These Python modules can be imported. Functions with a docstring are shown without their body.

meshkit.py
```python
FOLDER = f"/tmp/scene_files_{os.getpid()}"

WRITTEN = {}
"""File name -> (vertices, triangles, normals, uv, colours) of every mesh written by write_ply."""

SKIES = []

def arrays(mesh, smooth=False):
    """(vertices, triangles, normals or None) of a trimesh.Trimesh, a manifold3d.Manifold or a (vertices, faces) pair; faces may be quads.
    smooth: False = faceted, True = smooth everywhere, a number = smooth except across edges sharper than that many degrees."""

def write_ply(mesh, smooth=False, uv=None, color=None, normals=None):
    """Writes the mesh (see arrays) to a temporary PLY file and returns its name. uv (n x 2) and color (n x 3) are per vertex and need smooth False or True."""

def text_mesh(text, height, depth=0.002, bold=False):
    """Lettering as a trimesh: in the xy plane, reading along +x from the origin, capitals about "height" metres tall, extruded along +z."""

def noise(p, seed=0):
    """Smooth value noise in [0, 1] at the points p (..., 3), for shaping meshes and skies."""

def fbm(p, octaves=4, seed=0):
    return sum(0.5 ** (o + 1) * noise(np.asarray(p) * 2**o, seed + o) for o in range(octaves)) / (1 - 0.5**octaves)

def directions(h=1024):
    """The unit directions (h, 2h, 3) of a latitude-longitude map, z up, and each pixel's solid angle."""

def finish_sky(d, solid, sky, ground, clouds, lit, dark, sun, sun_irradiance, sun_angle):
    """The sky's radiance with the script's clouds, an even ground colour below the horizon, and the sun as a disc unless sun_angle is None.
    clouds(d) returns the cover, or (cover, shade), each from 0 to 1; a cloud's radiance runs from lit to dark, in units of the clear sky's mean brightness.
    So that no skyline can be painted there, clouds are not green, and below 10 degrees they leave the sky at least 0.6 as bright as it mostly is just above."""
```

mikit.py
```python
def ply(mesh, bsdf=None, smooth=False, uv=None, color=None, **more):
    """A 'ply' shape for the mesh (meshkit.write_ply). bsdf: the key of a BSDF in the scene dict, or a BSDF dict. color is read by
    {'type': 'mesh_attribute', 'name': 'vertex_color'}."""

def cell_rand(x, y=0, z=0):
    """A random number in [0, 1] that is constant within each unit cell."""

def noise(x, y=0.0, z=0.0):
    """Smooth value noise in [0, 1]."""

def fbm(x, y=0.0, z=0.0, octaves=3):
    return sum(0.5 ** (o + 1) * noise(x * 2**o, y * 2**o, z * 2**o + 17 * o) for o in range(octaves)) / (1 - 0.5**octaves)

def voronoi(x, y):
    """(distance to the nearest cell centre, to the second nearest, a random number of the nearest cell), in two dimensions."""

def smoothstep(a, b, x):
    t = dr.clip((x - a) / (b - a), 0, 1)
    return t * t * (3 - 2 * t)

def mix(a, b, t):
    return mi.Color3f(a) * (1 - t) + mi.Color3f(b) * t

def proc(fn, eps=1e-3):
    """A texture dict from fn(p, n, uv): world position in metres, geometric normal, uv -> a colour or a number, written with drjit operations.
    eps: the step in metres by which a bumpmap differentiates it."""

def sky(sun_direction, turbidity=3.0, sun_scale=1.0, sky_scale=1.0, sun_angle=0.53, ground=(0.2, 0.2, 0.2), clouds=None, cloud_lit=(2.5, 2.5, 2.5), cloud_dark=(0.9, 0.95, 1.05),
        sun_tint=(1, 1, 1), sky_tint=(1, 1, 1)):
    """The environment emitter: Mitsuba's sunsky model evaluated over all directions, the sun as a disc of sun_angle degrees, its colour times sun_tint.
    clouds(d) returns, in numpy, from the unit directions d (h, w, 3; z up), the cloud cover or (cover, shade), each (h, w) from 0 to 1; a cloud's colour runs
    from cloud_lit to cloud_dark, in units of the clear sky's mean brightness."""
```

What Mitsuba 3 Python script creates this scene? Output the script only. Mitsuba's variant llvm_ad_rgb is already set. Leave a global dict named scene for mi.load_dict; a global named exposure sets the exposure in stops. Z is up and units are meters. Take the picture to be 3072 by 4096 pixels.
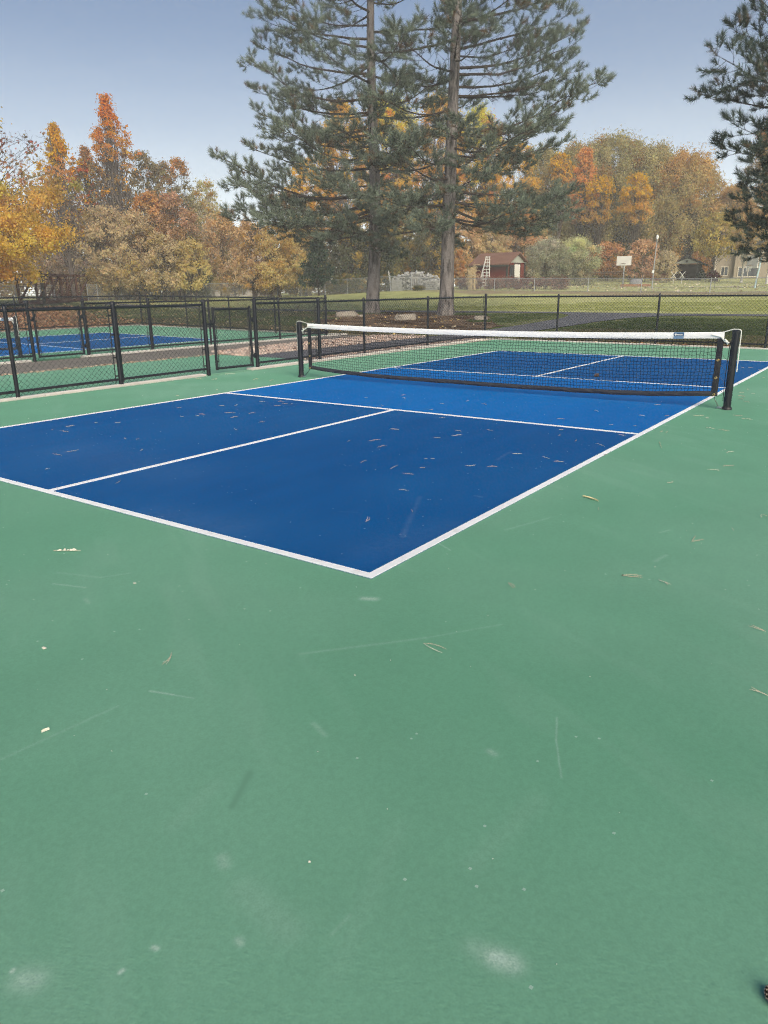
import math, random
import numpy as np
import drjit as dr
import mitsuba as mi
import trimesh
import shapely
from shapely.geometry import Polygon, LineString
import meshkit, mikit
from mikit import noise, fbm, voronoi, smoothstep, mix, cell_rand, proc

# ---------------------------------------------------------------- camera, sky, exposure
YAW, PITCH, ROLL = -0.62296, -0.29583, -0.01165
CAM = np.array([5.1200, -9.4729, 1.4129])
_f = np.array([math.sin(YAW) * math.cos(PITCH), math.cos(YAW) * math.cos(PITCH), math.sin(PITCH)])
_r = np.array([math.cos(YAW), -math.sin(YAW), 0.0])
_u = np.cross(_r, _f)
UP = -math.sin(ROLL) * _r + math.cos(ROLL) * _u
TF = mi.ScalarTransform4f
scene, labels = {}, {}
scene['camera'] = {'type': 'perspective', 'fov': 2 * math.degrees(math.atan(1536 / 2897.87)), 'fov_axis': 'x',
                   'near_clip': 0.05, 'far_clip': 2000.0,
                   'to_world': TF().look_at(origin=CAM.tolist(), target=(CAM + _f).tolist(), up=UP.tolist())}
SUN_AZ, SUN_EL = -38.0, 33.0           # azimuth from +x towards +y, elevation; a broad added glow behind the camera, lowered to brighten the trees
_a, _e = math.radians(SUN_AZ), math.radians(SUN_EL)
scene['sky'] = mikit.sky([math.cos(_a) * math.cos(_e), math.sin(_a) * math.cos(_e), math.sin(_e)], turbidity=3.0,
                         sky_scale=0.30, sun_scale=0.62, sun_angle=46.0, sky_tint=(0.52, 0.94, 1.38), sun_tint=(0.86, 0.94, 1.06),
                         clouds=lambda d: 0.85 * np.exp(-np.clip(d[..., 2], 0, 1) / 0.115) + 0.035 * np.clip(meshkit.fbm(np.stack([d[..., 0] * 3 + d[..., 1] * 2, d[..., 1] * 3 - d[..., 0] * 2, d[..., 2] * 16], -1), 4) - .42, 0, 1), cloud_lit=(15.0, 15.0, 13.4))     # pale mist low in the sky
exposure = 2.76

# ---------------------------------------------------------------- helpers
def numbered(name):
    """The first free key: name, name_001, name_002 ..."""
    if name not in USED:
        USED[name] = 0
        return name
    USED[name] += 1
    return '%s_%03d' % (name, USED[name])
USED = {}

def thing(name, label=None, cat=None, group=None, kind=None):
    key = numbered(name)
    d = {}
    if label: d['label'] = label
    if cat: d['category'] = cat
    if group: d['group'] = group
    if kind: d['kind'] = kind
    labels[key] = d
    return key

def part(parent, name, mesh, m, smooth=False, color=None, kind=None, label=None, **k):
    key = numbered(parent + '__' + name)
    scene[key] = mikit.ply(mesh, m, smooth=smooth, color=color, **k)
    d = {}
    if kind: d['kind'] = kind
    if label: d['label'] = label
    if d: labels[key] = d
    return key

def solo(name, mesh, m, label=None, cat=None, group=None, kind=None, smooth=False, color=None, **k):
    key = thing(name, label, cat, group, kind)
    scene[key] = mikit.ply(mesh, m, smooth=smooth, color=color, **k)
    return key

class MB:
    """Collects triangles."""
    def __init__(s): s.V, s.F, s.n = [], [], 0
    def add(s, v, f):
        v, f = np.asarray(v, float), np.asarray(f, int)
        if f.shape[1] == 4: f = np.vstack([f[:, [0, 1, 2]], f[:, [0, 2, 3]]])
        s.V.append(v); s.F.append(f + s.n); s.n += len(v)
        return s
    def tm(s, m): return s.add(m.vertices, m.faces)
    def box(s, c, h, rz=0.0, rot=None):
        """centre, half sizes, turn about z"""
        v = np.array([[x, y, z] for x in (-1, 1) for y in (-1, 1) for z in (-1, 1)], float) * np.asarray(h)
        f = [[0, 1, 3, 2], [4, 6, 7, 5], [0, 4, 5, 1], [2, 3, 7, 6], [0, 2, 6, 4], [1, 5, 7, 3]]
        if rot is not None: v = v @ np.asarray(rot).T
        cs, sn = math.cos(rz), math.sin(rz)
        v = np.stack([v[:, 0] * cs - v[:, 1] * sn, v[:, 0] * sn + v[:, 1] * cs, v[:, 2]], 1)
        return s.add(v + np.asarray(c), f)
    def bar(s, a, b, w, t=None):
        """square bar from a to b"""
        a, b = np.asarray(a, float), np.asarray(b, float); t = t or w
        d = b - a; L = np.linalg.norm(d); d = d / L
        x = np.cross(d, [0, 0, 1.0]) if abs(d[2]) < .95 else np.array([1.0, 0, 0]); x /= np.linalg.norm(x); y = np.cross(d, x)
        v = [a + (i * w / 2) * x + (j * t / 2) * y + k * d * L for i in (-1, 1) for j in (-1, 1) for k in (0, 1)]
        f = [[0, 1, 3, 2], [4, 6, 7, 5], [0, 4, 5, 1], [2, 3, 7, 6], [0, 2, 6, 4], [1, 5, 7, 3]]
        return s.add(v, f)
    def tube(s, pts, r, sides=8, caps=True):
        v, f = tubes(np.asarray(pts, float)[None], np.broadcast_to(np.asarray(r, float), (1, len(pts))), sides, caps)
        return s.add(v, f)
    def done(s): return np.vstack(s.V), np.vstack(s.F)

def tubes(P, R, sides=3, caps=False):
    """Many tubes of equal node count: P (w, n, 3), R (w, n)."""
    P = np.asarray(P, float); W, N, _ = P.shape
    t = np.gradient(P, axis=1); t /= np.linalg.norm(t, axis=2, keepdims=True) + 1e-12
    m = np.abs((P[:, -1] - P[:, 0])[:, 2]) > 0.8 * np.linalg.norm(P[:, -1] - P[:, 0], axis=1)
    ref = np.where(m[:, None], [1.0, 0.13, 0], [0.05, 0.1, 1.0])[:, None]
    a = np.cross(t, np.broadcast_to(ref, t.shape)); a /= np.linalg.norm(a, axis=2, keepdims=True) + 1e-12
    b = np.cross(t, a)
    ang = np.arange(sides) * 2 * np.pi / sides
    V = P[:, :, None] + R[:, :, None, None] * (np.cos(ang)[None, None, :, None] * a[:, :, None] + np.sin(ang)[None, None, :, None] * b[:, :, None])
    i, j = np.meshgrid(np.arange(N - 1), np.arange(sides), indexing='ij')
    q = np.stack([i * sides + j, (i + 1) * sides + j, (i + 1) * sides + (j + 1) % sides, i * sides + (j + 1) % sides], -1).reshape(-1, 4)
    f = np.vstack([q[:, [0, 1, 2]], q[:, [0, 2, 3]]])
    if caps:
        k = np.arange(1, sides - 1)
        f = np.vstack([f, np.stack([k * 0, k, k + 1], 1), (N - 1) * sides + np.stack([k * 0, k + 1, k], 1)])
    F = (f[None] + (np.arange(W) * N * sides)[:, None, None]).reshape(-1, 3)
    return V.reshape(-1, 3), F

def sst(a, b, x):
    t = np.clip((x - a) / (b - a), 0, 1); return t * t * (3 - 2 * t)

def T(x, y):
    """Height of the ground: level round the courts, rising gently towards the far gardens."""
    x, y = np.asarray(x, float), np.asarray(y, float)
    dx = np.maximum(np.maximum(-23 - x, x - 9), 0); dy = np.maximum(np.maximum(-20 - y, y - 11.5), 0)
    d = np.hypot(x - CAM[0], y - CAM[1])
    return -0.03 + 1.05 * sst(0, 40, np.hypot(dx, dy)) + 0.044 * np.clip(d - 57, 0, 60) * sst(-44, -30, x) * sst(20, 40, y)

def sheet(poly, h, size=1.0, jitter=0.0, seed=0, top=None):
    """A polygon laid on the ground, h above it."""
    poly = poly if isinstance(poly, Polygon) else Polygon(poly)
    if jitter:
        p = poly.segmentize(0.35); c = np.array(p.exterior.coords)[:-1]
        w = np.stack([meshkit.fbm(np.c_[c * 1.7, np.full(len(c), k * 9.0)], 3, seed) - .5 for k in (1, 2)], 1)
        poly = Polygon(c + w * 2 * jitter).buffer(0)
        if poly.geom_type != 'Polygon': poly = max(poly.geoms, key=lambda g: g.area)
    xa, ya, xb, yb = poly.bounds; g = 2.0 * size; V, F, n = [], [], 0
    for i in range(int(math.floor(xa / g)), int(math.ceil(xb / g))):
        for j in range(int(math.floor(ya / g)), int(math.ceil(yb / g))):
            c = poly.intersection(shapely.box(i * g, j * g, (i + 1) * g, (j + 1) * g))
            for q in getattr(c, 'geoms', [c]):
                if q.geom_type != 'Polygon' or q.area < 1e-4: continue
                v, f = trimesh.creation.triangulate_polygon(q, engine='earcut'); V.append(v); F.append(np.asarray(f) + n); n += len(v)
    m = trimesh.Trimesh(np.c_[np.vstack(V), np.zeros(n)], np.vstack(F), process=False)
    v3 = np.array(m.vertices); v3[:, 2] = (T(v3[:, 0], v3[:, 1]) if top is None else top(v3[:, 0], v3[:, 1])) + h
    f = np.array(m.faces); nz = np.cross(v3[f[:, 1]] - v3[f[:, 0]], v3[f[:, 2]] - v3[f[:, 0]])[:, 2]
    f[nz < 0] = f[nz < 0][:, ::-1]
    return v3, f

def rock(rng, size, n=2, rough=.25):
    m = trimesh.creation.icosphere(subdivisions=n)
    v = np.array(m.vertices); s = rng.uniform(0, 50, 3)
    v *= (1 + rough * 2 * (meshkit.fbm(v * 1.6 + s, 3) - .5))[:, None]
    c = np.sign(v) * np.abs(v) ** .8
    return c * np.asarray(size), np.array(m.faces)

# ---------------------------------------------------------------- materials
def rgb(*c): return {'type': 'rgb', 'value': list(map(float, c))}
def mat(key, d): scene[key] = d; return key
def dif(key, c, **k): return mat(key, {'type': 'twosided', 'b': {'type': 'diffuse', 'reflectance': c if isinstance(c, dict) else rgb(*c)}})
def pri(key, c, rough=.5, spec=.5, metal=0.0, bump=None, bs=1.0):
    d = {'type': 'principled', 'base_color': c if isinstance(c, dict) else rgb(*c), 'roughness': rough, 'specular': spec, 'metallic': metal}
    if bump is not None: d = {'type': 'bumpmap', 'tex': bump, 'scale': bs, 'b': d}
    return mat(key, {'type': 'twosided', 'b': d})
VC = {'type': 'mesh_attribute', 'name': 'vertex_color'}

def seg_stains(p, table):
    acc = mi.Float(0)
    for x0, y0, x1, y1, w, s in table:
        dx, dy = x1 - x0, y1 - y0; L2 = dx * dx + dy * dy + 1e-9
        t = dr.clip(((p.x - x0) * dx + (p.y - y0) * dy) / L2, 0, 1)
        d = dr.sqrt(dr.square(p.x - x0 - t * dx) + dr.square(p.y - y0 - t * dy))
        acc += s * dr.exp(-dr.square(d / w) * 1.2)
    return acc

def court_green(p, n, uv):
    a = fbm(p.x * .55, p.y * .55, 3.0, 4); b = fbm(p.x * 2.3 + 9, p.y * 2.3, 1.0, 3); g = noise(p.x * 260, p.y * 260, 1.0); g2 = noise(p.x * 90, p.y * 90, 5.0)
    c = mix((.117, .300, .193), (.143, .322, .219), smoothstep(.3, .7, a))
    c = c * (.95 + .10 * b) * (.91 + .11 * g + .07 * g2)
    st = seg_stains(p, SCUFFS) * .48
    st = st * (.55 + .6 * g + .35 * g2)
    speck = dr.select(cell_rand(p.x * 120, p.y * 120, 4) > .9996, .32, 0.0)
    brush = smoothstep(.62, .8, fbm(p.x * .9 - p.y * .5, p.y * 5 + p.x * 3, 2.0, 3)) * .025
    w = dr.clip(st + speck + brush, -.25, .95)
    return dr.select(w > 0, mix((0, 0, 0), (.62, .72, .68), w) + c * (1 - w), c * (1 + w))
def court_bump(p, n, uv): return noise(p.x * 170, p.y * 170, 2.0) * .6 + noise(p.x * 420, p.y * 420, 7.0) * .4
def blue_fn(base, alt):
    def fn(p, n, uv):
        a = fbm(p.x * .7 + 3, p.y * .7, 8.0, 4); g = noise(p.x * 230, p.y * 230, 1.0); b = fbm(p.x * 6, p.y * 1.2, 3.0, 3)
        c = mix(base, alt, smoothstep(.3, .72, a)) * (.93 + .14 * g) * (.95 + .1 * b)
        w = dr.clip(seg_stains(p, SCUFFS_BLUE) * .5 * (.5 + .8 * noise(p.x * 40, p.y * 40, 1.0)) + dr.select(cell_rand(p.x * 90, p.y * 90, 4) > .9992, .3, 0.0), 0, .8)
        return c * (1 - w) + mi.Color3f(.4, .5, .6) * w
    return fn
def line_fn(p, n, uv):
    w = smoothstep(.66, .8, fbm(p.x * 14, p.y * 14, 4.0, 3)) * .12
    a = fbm(p.x * 3, p.y * 3, 1.0, 3); g = noise(p.x * 150, p.y * 150, 3.0)
    return mi.Color3f(.79, .81, .84) * (.93 + .07 * a) * (.96 + .06 * g) * (1 - w)

def make_materials():
    bump = proc(court_bump, 2e-3)
    pri('court_green_paint', proc(court_green), .62, .25, bump=bump, bs=.0011)
    pri('court_dark_blue_paint', proc(blue_fn((.001, .070, .240), (.004, .082, .258))), .62, .12, bump=bump, bs=.0009)
    pri('court_bright_blue_paint', proc(blue_fn((.001, .112, .380), (.002, .122, .40))), .62, .12, bump=bump, bs=.0009)
    pri('court_white_paint', proc(line_fn), .6, .3)
    def conc(p, n, uv):
        a = fbm(p.x * 3, p.y * 3, 2.0, 4); g = noise(p.x * 70, p.y * 70, p.z * 70)
        return mi.Color3f(.60, .57, .53) * (.75 + .4 * a) * (.88 + .2 * g)
    pri('concrete', proc(conc), .85, .2)
    def asph(p, n, uv):
        a = fbm(p.x * .8, p.y * .8, 2.0, 4); g = noise(p.x * 45, p.y * 45, 1.0)
        return mi.Color3f(.088, .09, .102) * (.75 + .5 * a) * (.7 + .6 * g)
    pri('asphalt', proc(asph), .85, .25)
    def strip(p, n, uv):
        a = fbm(p.x * 1.5, p.y * .8, 2.0, 4); g = noise(p.x * 40, p.y * 40, 1.0)
        return mi.Color3f(.135, .125, .115) * (.7 + .5 * a) * (.75 + .5 * g)
    pri('old_asphalt', proc(strip), .9, .2)
    def gravel_bed(p, n, uv):
        d1, d2, r = voronoi(p.x * 16, p.y * 16)
        return mix((.26, .19, .15), (.62, .48, .41), r) * smoothstep(.0, .35, d2 - d1)
    dif('gravel_base', proc(gravel_bed))
    def grass(p, n, uv):
        a = fbm(p.x * .25, p.y * .25, 1.0, 4); b = fbm(p.x * 1.6, p.y * 1.6, 4.0, 4); g = noise(p.x * 21, p.y * 21, 2.0); g2 = noise(p.x * 7, p.y * 7, 8.0)
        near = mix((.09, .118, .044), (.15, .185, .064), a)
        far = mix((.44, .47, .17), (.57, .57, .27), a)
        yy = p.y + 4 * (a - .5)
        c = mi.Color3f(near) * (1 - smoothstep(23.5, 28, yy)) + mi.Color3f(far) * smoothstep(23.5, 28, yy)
        dry = smoothstep(.5, .75, b) * (1 - smoothstep(14, 30, p.y)) * .55
        edge = (1 - smoothstep(11.0, 13.2, p.y + 1.5 * b)) * smoothstep(9, 10.5, p.y)
        band = smoothstep(43.5, 45.5, yy) * (1 - smoothstep(48.0, 49.2, yy)) * smoothstep(-34, -26, p.x)
        mow = .02 * dr.sin(p.y * 1.9 + p.x * .2)
        c = c * (.62 + .5 * b + .3 * g * g2 + mow)
        w = dr.clip(dry + .8 * edge + .85 * band * (.5 + b), 0, 1)
        c = c * (1 - w) + mi.Color3f(.34, .27, .19) * (.6 + .7 * g * b + .3 * g2) * w
        lit = smoothstep(-21.5, -25, p.x + 2 * b) * (1 - smoothstep(-1.5, 3.0, p.y + 3 * a - 13.5 + .42 * (p.x + 28))) * smoothstep(-47, -43, p.x) * smoothstep(.1, .35, b + .35 * g)
        lc = mix((.26, .12, .06), (.50, .26, .14), noise(p.x * 9, p.y * 9, 3.0)) * (.6 + .6 * g)
        return c * (1 - lit) + lc * lit
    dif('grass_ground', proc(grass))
    def mulch(p, n, uv):
        a = fbm(p.x * 1.1, p.y * 1.1, 1.0, 4); g = noise(p.x * 26, p.y * 26, 2.0); h = noise(p.x * 9, p.y * 9, 6.0)
        return mix((.07, .045, .03), (.24, .17, .115), smoothstep(.25, .75, a)) * (.55 + .5 * g + .35 * h)
    dif('mulch_soil', proc(mulch))
    pri('black_vinyl', (.012, .013, .017), .42, .5)
    pri('black_post_paint', (.006, .0065, .012), .35, .5)
    pri('galvanised', (.42, .44, .46), .45, .5, .6)
    pri('white_tape', (.86, .86, .86), .8, .2)
    dif('net_cord', (.012, .014, .02))
    pri('black_webbing', (.014, .013, .018), .55, .5)
    pri('hem_vinyl', (.028, .027, .034), .4, .6)
    pri('navy_label', (.045, .10, .2), .6, .3)
    pri('pale_blue_label', (.16, .26, .4), .6, .3)
    pri('brass', (.75, .52, .22), .3, .5, .9)
    pri('white_rope', (.74, .74, .7), .8, .2)
    pri('steel_chrome', (.6, .6, .62), .25, .5, .9)
    mat('leaf', {'type': 'principledthin', 'base_color': VC, 'roughness': .7, 'spec_trans': 0.0, 'diff_trans': 1.0, 'eta': 1.3})
    dif('needle', VC)
    dif('painted', VC)
    def bark(p, n, uv):
        a = fbm(p.x * 9, p.y * 9, p.z * 1.6, 4); g = noise(p.x * 40, p.y * 40, p.z * 14)
        return mix((.065, .058, .055), (.235, .21, .20), smoothstep(.24, .62, a)) * (.75 + .5 * g)
    dif('pine_bark', proc(bark))
    dif('twig_bark', (.075, .058, .048))
    dif('grey_bark', (.13, .11, .1))
    def birchb(p, n, uv):
        a = noise(p.x * 5, p.y * 5, p.z * 14); b = fbm(p.x * 2, p.y * 2, p.z * 2, 3)
        return mix((.12, .10, .09), (.66, .63, .58), smoothstep(.18, .4, a)) * (.75 + .4 * b)
    dif('birch_bark', proc(birchb))
    def stone(p, n, uv):
        a = fbm(p.x * 3, p.y * 3, p.z * 5, 4); g = noise(p.x * 25, p.y * 25, p.z * 25)
        return mix((.26, .22, .18), (.52, .47, .40), a) * (.8 + .3 * g)
    dif('boulder_stone', proc(stone))
    def redwall(p, n, uv):
        b = dr.abs(p.z * 6 - dr.floor(p.z * 6) - .5); g = fbm(p.x * 2, p.y * 2, p.z * 2, 3)
        return mi.Color3f(.16, .035, .028) * (.75 + .4 * g)
    dif('red_siding', proc(redwall))
    def roofc(p, n, uv):
        a = fbm(p.x * 2, p.y * 2, p.z * 6, 4); g = noise(p.x * 14, p.y * 14, p.z * 14)
        return mi.Color3f(.21, .115, .088) * (.7 + .4 * a + .25 * g)
    dif('brown_shingle', proc(roofc))
    dif('dark_shingle', (.06, .052, .056)); dif('dark_brown_wall', (.022, .010, .009))
    dif('white_wood', (.68, .67, .64)); dif('dark_trim', (.05, .05, .045)); dif('pale_gable', (.42, .44, .40))
    dif('beige_siding', (.36, .31, .255)); dif('cream_trim', (.62, .57, .5))
    pri('window_glass', (.03, .035, .045), .08, .8)
    def rust(p, n, uv):
        a = fbm(p.x * 4, p.y * 4, p.z * 4, 3); return mix((.075, .032, .022), (.14, .06, .038), a)
    dif('rusty_steel', proc(rust))
    def silver(p, n, uv):
        g = fbm(p.x * 6, p.y * 6, p.z * 12, 3); return mix((.26, .26, .26), (.62, .62, .6), g)
    dif('weathered_wood', proc(silver))
    dif('corn_straw', (.62, .5, .3)); dif('pale_blue_paint', (.42, .55, .6)); dif('grey_tarp', (.3, .3, .32))
    dif('cream_stucco', (.5, .46, .45)); dif('orange_plank', (.34, .17, .09)); dif('sand_edge', (.66, .6, .5))
    dif('dark_soil_tube', (.03, .03, .03))
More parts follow.
